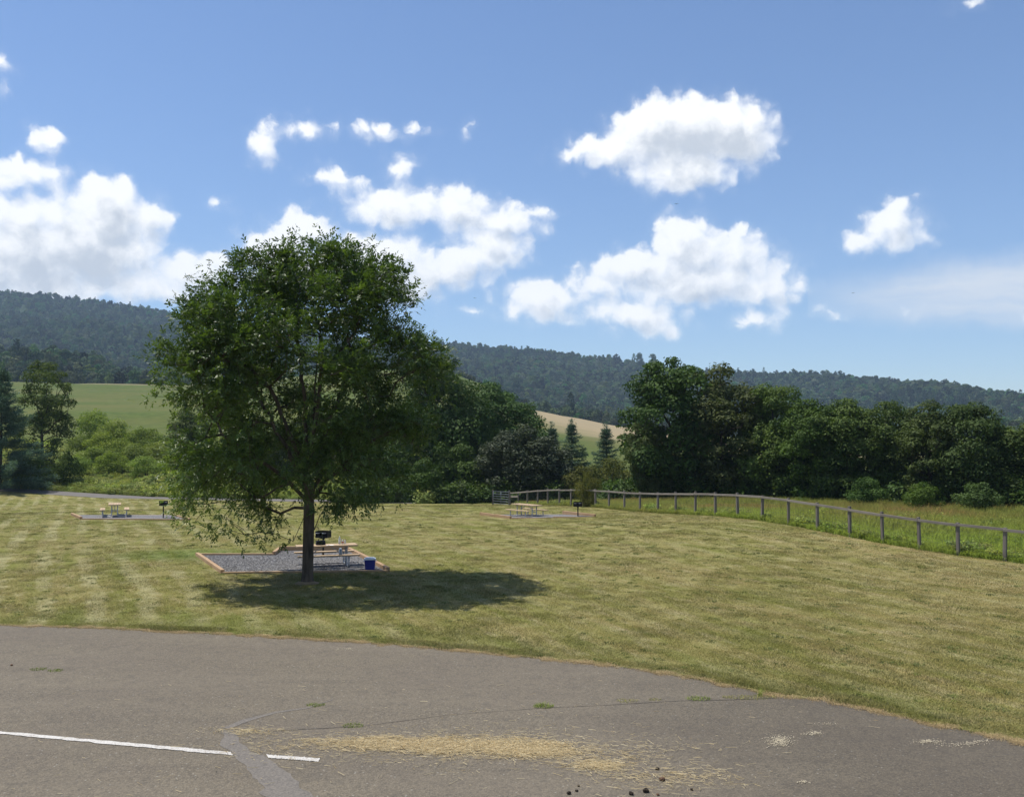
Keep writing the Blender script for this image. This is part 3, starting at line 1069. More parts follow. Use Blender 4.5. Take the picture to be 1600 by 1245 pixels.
def inside(poly, x, y):
    c = np.zeros(len(x), dtype=bool)
    j = len(poly) - 1
    for i in range(len(poly)):
        xi, yi = poly[i]
        xj, yj = poly[j]
        hit = ((yi > y) != (yj > y)) & (x < (xj - xi) * (y - yi) / (yj - yi + 1e-12) + xi)
        c ^= hit
        j = i
    return c


def keep_off_pads(P):
    m = np.ones(len(P), dtype=bool)
    for poly in (near_poly, left_poly, right_poly):
        m &= ~inside(poly, P[:, 0], P[:, 1])
    return P[m]


def grass_layers():
    protos = [blade_patch('lawn_tuft', 64, 0.24, 0.014, 0.040, 0.007, MT['blade'], 2.0, 20 + k) for k in range(5)]
    tall = [blade_patch('lawn_edge_tuft', 46, 0.16, 0.03, 0.075, 0.008, MT['blade'], 1.1, 40 + k) for k in range(4)]
    clover = [blade_patch('lawn_clover', 34, 0.11, 0.02, 0.05, 0.016, MT['clover'], 1.6, 50 + k) for k in range(2)]
    c = proto_collection('lawn_tufts', protos + tall + clover)
    n = 30000                                  # denser towards the car park, thinning out evenly with distance
    t = RNG.uniform(-0.62, 0.62, n)
    r0, r1 = r_lot(t) + 0.12, lawn_limits(t)[1] - 0.3
    r = r0 * (r1 / r0) ** RNG.uniform(0, 1, n)
    P = np.stack([np.sin(t) * r, np.cos(t) * r, 0 * r], -1)
    P[:, 2] = terrain_z(P[:, 0], P[:, 1])
    P = keep_off_pads(P)
    r = np.hypot(P[:, 0], P[:, 1])
    s = RNG.uniform(0.75, 1.25, len(P)) * np.interp(r, [13, 35, 80], [0.95, 1.3, 1.9])
    hs = s * (0.75 + 0.9 * np.clip(fbm(P[:, 0] * 0.8, P[:, 1] * 0.8, 31, 3) + 0.35, 0, 1))
    edge = polar_points(2600, -0.62, 0.62, lambda t: (r_lot(t), r_lot(t) + 0.6), 1.0, 0.13, 0)
    et = np.arctan2(edge[:, 0], edge[:, 1])
    er = np.hypot(edge[:, 0], edge[:, 1])
    k_ = (er + np.clip(fbm(et * 75, et * 9, 44, 3) * 0.34, -0.26, 0.3)) / er
    edge[:, :2] *= k_[:, None]
    es = RNG.uniform(0.5, 1.15, len(edge))
    en = np.clip(0.55 + fbm(edge[:, 0] * 0.9, edge[:, 1] * 0.9, 77, 3) * 1.6, 0.15, 1.3)
    allp = np.concatenate([P, edge])
    sc = np.concatenate([np.stack([s, s, hs], -1), np.stack([es, es, es * en], -1)])
    var = np.concatenate([RNG.integers(0, 5, len(P)), RNG.integers(5, 9, len(edge))])
    cl = RNG.uniform(0, 1, len(P)) < 0.02 + 0.09 * np.clip(fbm(P[:, 0] * 0.35, P[:, 1] * 0.35, 61, 3), 0, 1)
    var[:len(P)][cl] = RNG.integers(9, 11, cl.sum())
    scatter('lawn_grass', allp, RNG.uniform(0, 6.28, len(allp)), sc, var, c, 'short dry mown grass covering the picnic lawn')
    # dry straw-coloured fringe along the asphalt
    fr = proto_collection('thatch_tufts', [blade_patch('thatch_tuft', 40, 0.10, 0.012, 0.04, 0.006, MT['thatch'], 2.2, 60 + k) for k in range(4)])
    n = 5200
    t = RNG.uniform(-0.64, 0.64, n)
    wob = fbm(t * 75, t * 9, 44, 3) * 0.22
    r = r_lot(t) + RNG.normal(0.02, 0.075, n) + wob
    P = np.stack([np.sin(t) * r, np.cos(t) * r, 0 * r - 0.004], -1)
    s = RNG.uniform(0.4, 1.15, n) * np.clip(0.85 + fbm(t * 90, t * 31, 12, 3) * 1.1, 0.15, 1.2)
    scatter('dry_thatch', P, RNG.uniform(0, 6.28, n), np.stack([s, s, s], -1), RNG.integers(0, 4, n), fr, 'strip of dead tan grass along the edge of the asphalt')


grass_layers()


def meadow_layers():
    tall = [blade_patch('meadow_tuft', 60, 0.30, 0.18, 0.50, 0.016, MT['meadow_blade'], 0.7, 80 + k) for k in range(5)]
    c = proto_collection('meadow_tufts', tall)
    t1 = 0.70
    P = polar_points(15000, T_GATE + 0.01, t1, lambda t: (r_fence(t), np.full_like(t, 90.0)), 1.0, 0.25)
    e = polar_points(2200, T_GATE + 0.01, t1, lambda t: (r_fence(t), r_fence(t) + 1.0), 1.0, 0.12)
    P = np.concatenate([P, e])
    r = np.hypot(P[:, 0], P[:, 1])
    gap = r - r_fence(np.arctan2(P[:, 0], P[:, 1]))
    s = RNG.uniform(0.8, 1.3, len(P)) * 1.15
    h = s * np.interp(gap, [0, 1.0, 6, 20, 40], [0.45, 0.6, 0.8, 1.2, 1.35])
    scatter('meadow_grass', P, RNG.uniform(0, 6.28, len(P)), np.stack([s, s, h], -1), RNG.integers(0, 5, len(P)), c, 'tall unmown meadow grass behind the fence, rusty further back', tilt=0.08)


meadow_layers()


# ------------------------------------------------------------------ vegetation builders
def leaf_quads(P, axis, nrm, L, Wd, fold=0.12):
    """diamond leaves: base, two sides, tip. returns verts (n*4,3), quads"""
    n = len(P)
    side = np.cross(axis, nrm)
    side /= np.linalg.norm(side, axis=1, keepdims=True) + 1e-9
    nr = np.cross(side, axis)
    V = np.zeros((n, 4, 3))
    V[:, 0] = P
    V[:, 1] = P + axis * (L * 0.48)[:, None] + side * (Wd / 2)[:, None] + nr * (Wd * fold)[:, None]
    V[:, 2] = P + axis * L[:, None]
    V[:, 3] = P + axis * (L * 0.48)[:, None] - side * (Wd / 2)[:, None] + nr * (Wd * fold)[:, None]
    F = np.arange(n)[:, None] * 4 + np.array([[0, 1, 2, 3]])
    return V.reshape(-1, 3), F


def unit(v):
    return v / (np.linalg.norm(v, axis=1, keepdims=True) + 1e-9)


def grow_skeleton(attr, start, trunk_top, step=0.45, plen=0.30, leaders=(), up_cost=0.9):
    """connects twig ends to a trunk: nodes, parent index"""
    nodes = []
    parent = []
    n0 = max(3, int((trunk_top - start).length / 0.3))
    for i in range(n0 + 1):
        u = i / n0
        p = start.lerp(trunk_top, u)
        nodes.append(np.array((p.x, p.y, p.z)))
        parent.append(i - 1)
    N = np.array(nodes)
    plens = np.linspace(0, (trunk_top - start).length, len(N))
    keep_from = int(len(N) * 0.45)
    order = np.argsort(np.linalg.norm(attr - np.array(trunk_top), axis=1))
    ends = []
    cap = 40000
    B = np.zeros((cap, 3))
    B[:len(N)] = N
    PL = np.zeros(cap)
    PL[:len(N)] = plens
    PA = np.full(cap, -1, dtype=int)
    PA[:len(N)] = parent
    cnt = len(N)
    for (frac, tip) in leaders:                          # steep limbs rising from the fork
        j0 = int((n0) * frac)
        a0, t0 = B[j0].copy(), np.array(tip, float)
        m = max(4, int(np.linalg.norm(t0 - a0) / 0.35))
        last = j0
        for i in range(1, m + 1):
            u = i / m
            p = a0 + (t0 - a0) * np.array([u ** 1.25, u ** 1.25, u ** 0.9]) + RNG.normal(0, 0.03, 3)
            B[cnt] = p
            PA[cnt] = last
            PL[cnt] = PL[last] + 0.35 * 0.5
            last = cnt
            cnt += 1
    if leaders: keep_from = int(len(N) * 0.80)
    for k in order:
        c = attr[k]
        d = B[keep_from:cnt] - c
        dist = np.sqrt((d ** 2).sum(1))
        up = np.clip(d[:, 2] + 0.15, 0, None)                # parents above their twig cost more
        cost = dist + plen * PL[keep_from:cnt] + up_cost * up
        j = int(np.argmin(cost)) + keep_from
        L = dist[j - keep_from]
        m = max(1, int(L / step))
        a = B[j].copy()
        last = j
        for i in range(1, m + 1):
            if cnt >= cap: break
            u = i / m
            p = a + (c - a) * u
            sag = math.sin(u * math.pi) * L * 0.10
            p = p + np.array([RNG.normal(0, 0.03 * L / m), RNG.normal(0, 0.03 * L / m), sag if c[2] > a[2] - 0.5 else sag * 0.6])
            B[cnt] = p
            PA[cnt] = last
            PL[cnt] = PL[last] + L / m
            last = cnt
            cnt += 1
        ends.append(last)
    return B[:cnt], PA[:cnt], np.array(ends), n0


def skeleton_mesh(name, N, PA, r_base, r_tip, mat, sides=6, min_r=0.0, flare=1.5, n_trunk=0):
    cnt = len(N)
    load = np.zeros(cnt)
    has_child = np.zeros(cnt, dtype=bool)
    for i in range(cnt - 1, 0, -1):
        if not has_child[i]: load[i] += 1
        if PA[i] >= 0:
            load[PA[i]] += load[i]
            has_child[PA[i]] = True
    rad = r_tip * load ** 0.46
    rad *= 1.0
    k = r_base / rad[0]
    big = sstep(0.0, 1.0, np.log(load + 1) / math.log(load[0] + 1))
    rad = rad * (1 + (k - 1) * big)
    zt = N[:, 2] - N[0, 2]
    rad = np.where((zt < 0.7) & (load > load[0] * 0.6), rad * (1 + (flare - 1) * np.clip(1 - zt / 0.7, 0, 1) ** 2), rad)
    idx = np.arange(1, cnt)
    idx = idx[rad[idx] > min_r]
    a, b = N[PA[idx]], N[idx]
    ra, rb = np.minimum(rad[PA[idx]], rad[idx] * 1.5), rad[idx]
    trunk = load[idx] > load[0] * 0.5
    ra = np.where(trunk, rad[PA[idx]], ra)
    t = unit(b - a)
    ref = np.where(np.abs(t[:, 2:3]) > 0.8, np.array([[1.0, 0, 0]]), np.array([[0, 0, 1.0]]))
    u = unit(np.cross(t, ref))
    w = np.cross(t, u)
    n = len(idx)
    ang = np.arange(sides) * 2 * np.pi / sides
    ring = u[:, None, :] * np.cos(ang)[None, :, None] + w[:, None, :] * np.sin(ang)[None, :, None]
    on_trunk = (idx <= n_trunk) | (load[idx] > load[0] * 0.12)
    b2 = b + t * (rb * np.where(on_trunk, 0.02, 0.35))[:, None]
    V = np.concatenate([a[:, None, :] + ring * ra[:, None, None], b2[:, None, :] + ring * rb[:, None, None]], 1).reshape(-1, 3)
    k = np.arange(sides)
    q = np.stack([k, (k + 1) % sides, (k + 1) % sides + sides, k + sides], -1)
    F = (np.arange(n)[:, None, None] * 2 * sides + q[None]).reshape(-1, 4)
    return np_mesh(name, V, F, mat=mat, smooth=True)


def sprays(C, out_dir, per, leaflets, length, leaf_l, leaf_w, sigma, droop, rng, upbias=0.5):
    """compound leaves: pinnate sprays round each twig end"""
    n = len(C) * per
    base = np.repeat(C, per, 0) + rng.normal(0, sigma, (n, 3))
    d = np.repeat(out_dir, per, 0) * 0.6 + rng.normal(0, 0.75, (n, 3)) + np.array([0, 0, upbias * 0.6 - droop * 0.5])
    d = unit(d)
    up = unit(np.array([[0, 0, 1.0]]) + rng.normal(0, 0.45, (n, 3)))
    side = unit(np.cross(d, up))
    up = np.cross(side, d)
    Vs, Fs, Ts = [], [], []
    off = 0
    Lr = length * rng.uniform(0.65, 1.25, n)
    tint0 = np.clip(rng.normal(0.45, 0.22, n), 0, 1)
    for k in range(leaflets):
        s = 0 if k == leaflets - 1 else (1 if k % 2 == 0 else -1)
        u = min(1.0, (k // 2 + 1) / ((leaflets + 1) // 2))
        p = base + d * (Lr * u)[:, None] - np.array([0, 0, 1.0]) * (droop * 0.35 * Lr * u * u)[:, None]
        ax = unit(d * 0.75 + side * s * 0.75 + rng.normal(0, 0.22, (n, 3)) - np.array([0, 0, droop * 0.45]))
        nm = unit(up + rng.normal(0, 0.35, (n, 3)))
        ll = leaf_l * rng.uniform(0.7, 1.2, n)
        V, F = leaf_quads(p, ax, nm, ll, ll * leaf_w)
        Vs.append(V)
        Fs.append(F + off)
        off += len(V)
        Ts.append(np.clip(tint0 + rng.normal(0, 0.12, n), 0, 1))
    return np.concatenate(Vs), np.concatenate(Fs), np.concatenate(Ts).astype(np.float32)


def leaf_cloud(C, per, leaf_l, leaf_w, sigma, rng, cen, flat=0.75, upn=0.55):
    n = len(C) * per
    P = np.repeat(C, per, 0) + rng.normal(0, 1, (n, 3)) * sigma * np.array([1, 1, flat])
    o = unit(P - cen)
    nm = unit(np.array([[0, 0, upn]]) + o * 0.55 + rng.normal(0, 0.55, (n, 3)))
    ax = unit(np.cross(nm, rng.normal(0, 1, (n, 3))))
    ll = leaf_l * rng.uniform(0.6, 1.3, n)
    V, F = leaf_quads(P, ax, nm, ll, ll * leaf_w)
    t = np.repeat(np.clip(rng.normal(0.45, 0.18, len(C)), 0, 1), per) + rng.normal(0, 0.16, n)
    return V, F, np.clip(t, 0, 1).astype(np.float32)


def crown_points(n, H, z0, R, rng, top_pow=0.55, bottom=0.35, lump=0.35, seed=0, shell=0.62, lobes=6):
    """twig ends inside a lumpy crown"""
    out = []
    lob = rng.uniform(0, 2 * np.pi, lobes)
    lz = rng.uniform(0.15, 0.95, lobes)
    la = rng.uniform(0.5, 1.0, lobes)
    while len(out) < n:
        u = rng.uniform(0, 1)
        a = rng.uniform(0, 2 * np.pi)
        prof = (math.sin(math.pi * min(1, max(0, (u * (1 - 0.02) + 0.01))) ** top_pow) ** 0.7) if u > 0 else 0
        prof = max(prof, 0.0)
        prof = prof * (1 if u > bottom else (bottom_w(u / bottom)))
        l = 0
        for k in range(lobes):
            l = max(l, la[k] * math.exp(-(math.sin((a - lob[k]) / 2) ** 2) * 5 - ((u - lz[k]) / 0.22) ** 2))
        rr = R * prof * (1 - lump + lump * 1.5 * l)
        q = rng.uniform(0, 1) ** (1 - shell)
        if rng.uniform(0, 1) > prof + 0.15: continue
        out.append((math.cos(a) * rr * q, math.sin(a) * rr * q, z0 + (H - z0) * (u if q > 0.5 else u * 0.97)))
    return np.array(out)


def bottom_w(t):
    return 0.62 + 0.38 * t


def lobe_leaves(LC, LR, LS, per_m2, leaf, leaf_w, rng, inner=0.15):
    """leaves on the shells of rounded lobes; LS squashes each lobe vertically"""
    Ps, Ns, Ts = [], [], []
    for c, r, sq in zip(LC, LR, LS):
        n = max(8, int(per_m2 * 4 * math.pi * r * r))
        d = unit(rng.normal(0, 1, (n, 3)))
        low = (d[:, 2] < -0.2) & (rng.uniform(0, 1, n) < 0.55)
        d[low, 2] *= -1
        rad = r * (1 - np.abs(rng.normal(0, 0.16, n)))
        ins = rng.uniform(0, 1, n) < inner
        rad[ins] *= rng.uniform(0.3, 0.9, ins.sum())
        k = rng.uniform(0, 6.28, 3)
        wob = 1 + 0.20 * np.sin(d[:, 0] * 4 + k[0]) * np.sin(d[:, 1] * 4 + k[1]) + 0.12 * np.sin(d[:, 2] * 7 + k[2]) + rng.normal(0, 0.07, n)
        P = c + d * (rad * wob)[:, None] * np.array([1, 1, sq])
        Ps.append(P)
        Ns.append(unit(d * 0.75 + np.array([[0, 0, 0.35]]) + rng.normal(0, 0.42, (n, 3))))
        Ts.append(np.clip(rng.normal(0.45, 0.13) + rng.normal(0, 0.15, n), 0, 1))
    P, nm, T = np.concatenate(Ps), np.concatenate(Ns), np.concatenate(Ts).astype(np.float32)
    ax = unit(np.cross(nm, rng.normal(0, 1, P.shape)))
    ll = leaf * rng.uniform(0.6, 1.3, len(P))
    V, F = leaf_quads(P - ax * (ll * 0.5)[:, None], ax, nm, ll, ll * leaf_w)
    return V, F, T


def lobe_crown(rng, H, z0, R, nl, rl, widest=0.45, open_=0.0):
    """lobe centres filling a crown: broad shoulders, rounded top, skirts down to z0"""
    LC, LR, LS = [], [], []
    tries = 0
    while len(LC) < nl and tries < 6000:
        tries += 1
        u = rng.uniform(0, 1)
        prof = math.sqrt(max(0, 1 - ((u - widest) / (1.02 - widest)) ** 2)) if u > widest else (0.62 + 0.38 * (u / widest) ** 0.7)
        a = rng.uniform(0, 6.283)
        q = rng.uniform(0, 1) ** 0.38
        r = rl * rng.uniform(0.55, 1.35)
        rr = max(0.0, R * prof * (1 + 0.10 * math.sin(3 * a + nl)) - r * 0.75) * q
        z = z0 + r * 0.6 + (H - z0 - r * 1.45) * u
        p = np.array([math.cos(a) * rr, math.sin(a) * rr, z])
        if LC and min(np.linalg.norm(p - c) / (r + k) for c, k in zip(LC, LR)) < 0.42 + open_: continue
        LC.append(p)
        LR.append(r)
        LS.append(rng.uniform(0.62, 0.9))
    return LC, LR, LS


def make_tree_meshes(seed, H=12.0, R=5.0, z0=0.8, nl=38, rl=1.35, leaf=0.27, dens=27, mat='leaf_tree', widest=0.42, r_base=0.20, trunk_frac=0.5, open_=0.0):
    rng = np.random.default_rng(seed)
    LC, LR, LS = lobe_crown(rng, H, z0, R, nl, rl, widest, open_)
    ends = np.concatenate([np.array(LC)] + [np.array(LC) + unit(rng.normal(0, 1, (len(LC), 3))) * (np.array(LR) * 0.8)[:, None] for _ in range(3)])
    N, PA, e_, n0 = grow_skeleton(ends, Vector((0, 0, -0.3)), Vector((rng.normal(0, .2), rng.normal(0, .2), H * trunk_frac)), 0.6)
    tr = skeleton_mesh('trunk', N, PA, r_base, 0.018, MT['bark_far'], 5, 0.012)
    V, F, T = lobe_leaves(LC, LR, LS, dens, leaf, 0.66, rng)
    cr = np_mesh('crown', V, F, mat=MT[mat], attrs={'tint': ('FACE', 'FLOAT', T)})
    return tr, cr


def make_shrub_meshes(seed, H=3.0, R=2.0, nl=16, rl=0.72, leaf=0.17, dens=62, mat='leaf_shrub'):
    rng = np.random.default_rng(seed)
    LC, LR, LS = lobe_crown(rng, H, 0.0, R, nl, rl, 0.38)
    mb = MB()
    for c in LC[:9]:
        b = rng.normal(0, 0.10 * R, 2)
        mb.tube([(b[0], b[1], -0.2), (b[0] * 0.6 + c[0] * 0.4, b[1] * 0.6 + c[1] * 0.4, c[2] * 0.55), tuple(c)], [0.035, 0.025, 0.01], 5, False)
    tr = mb.mesh('stem', MT['bark_far'])
    V, F, T = lobe_leaves(LC, LR, LS, dens, leaf, 0.5, rng)
    cr = np_mesh('foliage', V, F, mat=MT[mat], attrs={'tint': ('FACE', 'FLOAT', T)})
    return tr, cr


def make_pine_meshes(seed, H=9.0, R=2.6, mat='needle', dens=1.0, open_=0.0):
    rng = np.random.default_rng(seed)
    mb = MB()
    mb.tube([(0, 0, -0.3), (0.04, 0, H * 0.4), (0, 0.03, H * 0.98)], [H * 0.016, H * 0.011, 0.015], 6, False)
    C, D = [], []
    z = 0.35
    while z < H - 0.15:
        u = z / H
        nb = rng.integers(5, 8)
        a0 = rng.uniform(0, 6.28)
        for b in range(nb):
            a = a0 + 6.28 * b / nb + rng.normal(0, 0.2)
            L = R * (1 - u) ** 1.0 * rng.uniform(0.5, 1.22) + 0.10
            rise = rng.uniform(-0.05, 0.28) + 0.35 * u
            tip = np.array([math.cos(a) * L, math.sin(a) * L, z + rise * L])
            mb.tube([(0, 0, z), tuple(tip * np.array([.5, .5, 0]) + np.array([0, 0, z + rise * L * 0.35])), tuple(tip)], [0.02, 0.014, 0.006], 4, False)
            for q in np.linspace(0.25, 1.0, max(3, int(L * 5 * dens))):
                C.append((tip[0] * q, tip[1] * q, z + rise * L * q))
                D.append((math.cos(a), math.sin(a), 0.35))
        z += rng.uniform(0.38, 0.62) * (H / 9.0) ** 0.5
    # leader
    for zl in (-0.35, -0.1, 0.15, 0.4, 0.62):
        C.append((0, 0, H + zl)); D.append((0, 0, 1.4))
    C, D = np.array(C), np.array(D)
    per = 30
    n = len(C) * per
    P = np.repeat(C, per, 0) + rng.normal(0, 0.105 * (H / 9), (n, 3))
    ax = unit(np.repeat(D, per, 0) * 0.8 + rng.normal(0, 0.7, (n, 3)))
    nm = unit(np.array([[0, 0, 0.7]]) + rng.normal(0, 0.6, (n, 3)))
    ll = 0.26 * rng.uniform(0.6, 1.25, n) * (H / 9) ** 0.5
    V, F = leaf_quads(P, ax, nm, ll, ll * 0.24)
    T = np.clip(np.repeat(rng.normal(0.45, 0.15, len(C)), per) + rng.normal(0, 0.15, n), 0, 1).astype(np.float32)
    return mb.mesh('trunk', MT['bark_far']), np_mesh('crown', V, F, mat=MT[mat], attrs={'tint': ('FACE', 'FLOAT', T)})


# ------------------------------------------------------------------ distant forest on the ridge (one mass)
def forest():
    protos = []
    rng = np.random.default_rng(5)
    for k in range(5):                                  # broadleaf crowns, unit height about 12 m
        LC, LR, LS = lobe_crown(rng, 12.0, 0.0, 5.0, 13, 2.1, 0.5)
        V, F, T = lobe_leaves(LC, LR, LS, 1.5, 1.3, 0.8, rng, 0.05)
        protos.append(np_mesh('forest_crown', V, F, mat=MT['forest'], attrs={'tint': ('FACE', 'FLOAT', T)}))
    for k in range(2):                                  # conifers
        n = 70
        u = rng.uniform(0, 1, n) ** 1.4
        a = rng.uniform(0, 6.28, n)
        rr = 3.4 * (1 - u) ** 0.8 * rng.uniform(0.5, 1, n)
        C = np.stack([np.cos(a) * rr, np.sin(a) * rr, 1 + u * 13], -1)
        V, F, T = leaf_cloud(C, 9, 1.2, 0.5, 0.5, rng, np.array([0, 0, 6.0]))
        protos.append(np_mesh('forest_conifer', V, F, mat=MT['forest_pine'], attrs={'tint': ('FACE', 'FLOAT', T)}))
    c = proto_collection('forest_crowns', protos)
    n = 46000
    t = RNG.uniform(-0.62, 0.60, n)
    px = 800 + 1505 * np.tan(t)
    D = np.interp(px, RIDGE_T, RIDGE_D)
    r = np.sqrt(700.0 ** 2 + (((D + 40) ** 2) - 700.0 ** 2) * RNG.uniform(0, 1, n))
    x, y = np.sin(t) * r, np.cos(t) * r
    dens = np.interp(r, [700, 1100, 1600, 2600], [1.0, 0.9, 0.72, 0.52])
    keep = RNG.uniform(0, 1, n) < dens
    # the green slope left of the middle stays open until its crest
    x, y, r, px = x[keep], y[keep], r[keep], px[keep]
    z = terrain_z(x, y) - 0.5
    con = fbm(x / 260.0, y / 260.0, 3, 3) + RNG.normal(0, 0.22, len(x)) > 0.52
    var = np.where(con, RNG.integers(5, 7, len(x)), RNG.integers(0, 5, len(x)))
    s = RNG.uniform(0.55, 1.25, len(x)) * np.interp(r, [700, 1000, 1500, 2600], [1.0, 1.0, 1.12, 1.25])
    big = RNG.uniform(0, 1, len(x)) > 0.965
    s = np.where(big, s * 1.3, s)
    s = s * (1 + 0.25 * np.clip(fbm(x / 60.0, y / 60.0, 6, 3), -1, 1))
    scatter('forest', np.stack([x, y, z], -1), RNG.uniform(0, 6.28, len(x)), np.stack([s, s, s * RNG.uniform(0.85, 1.2, len(x))], -1), var, c, 'dense summer forest covering the long ridge and the hill at its foot')
    return protos


FOREST_PROTOS = forest()

# ------------------------------------------------------------------ near and middle-distance trees
TREE = {
    'a': make_tree_meshes(101, 12.0, 5.0, 0.6, 40, 1.45, mat='leaf_tree'),
    'b': make_tree_meshes(102, 12.0, 4.2, 0.5, 44, 1.15, mat='leaf_olive', widest=0.5),
    'c': make_tree_meshes(103, 12.0, 5.4, 0.5, 42, 1.5, mat='leaf_tree', widest=0.48),
    'd': make_tree_meshes(104, 12.0, 4.6, 0.4, 46, 1.25, mat='leaf_tree', widest=0.34),
    'e': make_tree_meshes(105, 12.0, 5.2, 0.4, 44, 1.3, mat='leaf_olive', widest=0.52),
    'round': make_tree_meshes(106, 8.0, 4.7, 0.0, 44, 1.2, leaf=0.24, dens=34, mat='leaf_grey', widest=0.3, trunk_frac=0.4),
    'thin': make_tree_meshes(107, 12.0, 3.8, 0.4, 60, 0.85, leaf=0.22, dens=30, mat='leaf_green', widest=0.58, trunk_frac=0.5, open_=0.08),
}
PINE = {'a': make_pine_meshes(201, 9.0, 2.7), 'b': make_pine_meshes(202, 9.0, 2.2), 'c': make_pine_meshes(203, 11.0, 4.3, dens=1.1)}
SHRUB = {
    'w1': make_shrub_meshes(301, 3.2, 2.3, 15, 0.85, mat='leaf_shrub'),
    'w2': make_shrub_meshes(302, 3.0, 2.5, 12, 1.0, mat='leaf_shrub'),
    'g1': make_shrub_meshes(303, 2.6, 1.8, 12, 0.65, 0.17, 62, 'leaf_green'),
    'd1': make_shrub_meshes(304, 3.4, 2.4, 18, 0.8, 0.2, 48, 'leaf_tree'),
    'r1': make_shrub_meshes(305, 3.2, 2.6, 16, 0.8, 0.18, 52, 'leaf_rust'),
}


def plant(kind, key, name, label, cat, px, top_y, depth, width_px, group, names=('trunk', 'crown'), sink=0.05, dx=None):
    tr, cr = kind[key]
    p = at(px, depth)
    co = np.empty(len(cr.vertices) * 3, dtype=np.float32)
    cr.vertices.foreach_get('co', co)
    co = co.reshape(-1, 3)
    h0 = float(np.percentile(co[:, 2], 99.6))
    w0 = float(np.percentile(np.abs(co[:, 0]), 97)) * 2
    top = px_z(top_y, depth)
    sz = (top - p.z) / h0
    sx = (width_px / F_PX * depth) / w0
    sy = (sx * 0.6 + sz * 0.4)
    rz = RNG.uniform(0, 6.28)
    sxy = (sx + sy) / 2
    o = thing(name, label, cat, (p.x, p.y, p.z - sink), rz, group, (sxy, sxy, sz))
    link(names[0], tr, o)
    link(names[1], cr, o)
    return o


gr = 'trees of the hedgerow behind the meadow'
for key, px, ty, d, w, lab in [
    ('d', 1047, 563, 81.0, 104, 'tallest tree of the hedgerow, with a pointed top, at its left end'),
    ('b', 1128, 572, 79.6, 100, 'tall olive green tree just right of the tallest hedgerow tree'),
    ('e', 1012, 652, 80.5, 46, 'low leafy tree at the very left end of the hedgerow, beside the young conifer'),
    ('a', 1212, 604, 77.3, 96, 'broad dark tree in the dip between the tall trees and the bright rounded one'),
    ('c', 1268, 626, 74.0, 90, 'low dark tree in front of the bright rounded hedgerow tree'),
    ('c', 1328, 626, 72.8, 100, 'bright green rounded tree in the middle of the hedgerow'),
    ('e', 1400, 628, 71.9, 84, 'dull olive tree right of the bright rounded hedgerow tree'),
    ('b', 1452, 628, 68.1, 80, 'feathery olive tree left of the last dark hedgerow tree'),
    ('a', 1508, 632, 67.2, 92, 'dark full tree at the step down near the right end of the hedgerow'),
    ('d', 1572, 668, 67.0, 84, 'low light green tree at the right edge of the photo'),
    ('c', 1640, 650, 65.5, 110, 'tree standing just past the right edge of the photo'),
    ('e', 1725, 635, 65.0, 115, 'last tree of the hedgerow, outside the photo on the right'),
]:
    plant(TREE, key, 'hedgerow_tree', lab, 'tree', px, ty, d, w * 1.30, gr)
gr = 'shrubs at the foot of the hedgerow'
for key, px, ty, d, w, lab in [
    ('d1', 1016, 719, 85.6, 54, 'dark shrub under the left end of the hedgerow'),
    ('d1', 1080, 709, 83.3, 98, 'dark shrub under the tallest hedgerow tree'),
    ('d1', 1150, 706, 80.9, 93, 'dark shrub under the olive hedgerow tree'),
    ('d1', 1215, 709, 78.7, 88, 'dark shrub under the broad dark hedgerow tree'),
    ('d1', 1290, 702, 76.1, 98, 'dark shrub below the bright rounded hedgerow tree'),
    ('d1', 1352, 745, 67.0, 50, 'small leafy shrub in front of the dark gap of the hedgerow'),
    ('g1', 1443, 752, 63.9, 48, 'small rounded green bush standing out in front of the hedgerow'),
    ('d1', 1400, 706, 72.4, 93, 'dark shrub behind the small rounded green bush'),
    ('d1', 1480, 709, 69.7, 93, 'dark shrub under the last dark hedgerow tree'),
    ('d1', 1525, 752, 61.2, 60, 'low green shrub right of the small rounded bush'),
    ('d1', 1560, 719, 66.9, 88, 'dark shrub near the right edge of the photo'),
    ('g1', 1258, 776, 70.2, 36, 'light green weed clump behind the fence near the hedgerow shade'),
]:
    plant(SHRUB, key, 'hedgerow_shrub', lab, 'shrub', px, ty, d, w * 1.2, gr, ('stem', 'foliage'))
gr = 'trees beyond the road behind the big tree'
for key, px, ty, d, w, lab in [
    ('a', 672, 562, 106, 140, 'tall dark tree right behind the right side of the big lawn tree'),
    ('c', 772, 601, 112, 134, 'broad domed tree behind the dark round bush'),
    ('c', 722, 612, 108, 96, 'dark tree between the tall one and the broad domed one'),
    ('a', 585, 640, 116, 120, 'dark tree beyond the road behind the middle of the big lawn tree'),
    ('e', 470, 655, 120, 105, 'olive tree beyond the road behind the trunk of the big lawn tree'),
    ('e', 298, 640, 128, 60, 'yellowish olive tree showing at the left side of the big lawn tree'),
    ('d', 385, 668, 126, 100, 'low tree beyond the road behind the left half of the big lawn tree'),
]:
    plant(TREE, key, 'roadside_tree', lab, 'tree', px, ty, d, w, gr)
plant(TREE, 'round', 'round_bush', 'wide round dark bush reaching to the ground left of the metal gate', 'bush', 816, 668, 99, 138, None)
plant(SHRUB, 'd1', 'roadside_shrub', 'dark shrub at the road under the tall dark tree', 'shrub', 655, 715, 97.5, 74, 'dark shrubs along the road', ('stem', 'foliage'))
plant(SHRUB, 'd1', 'roadside_shrub', 'dark shrub at the road left of the wide round bush', 'shrub', 712, 690, 101, 85, 'dark shrubs along the road', ('stem', 'foliage'))
plant(SHRUB, 'g1', 'roadside_shrub', 'sunlit light green shrub by the road under the dark trees', 'shrub', 690, 758, 98.5, 60, None, ('stem', 'foliage'))
gr = 'young conifers behind the gate'
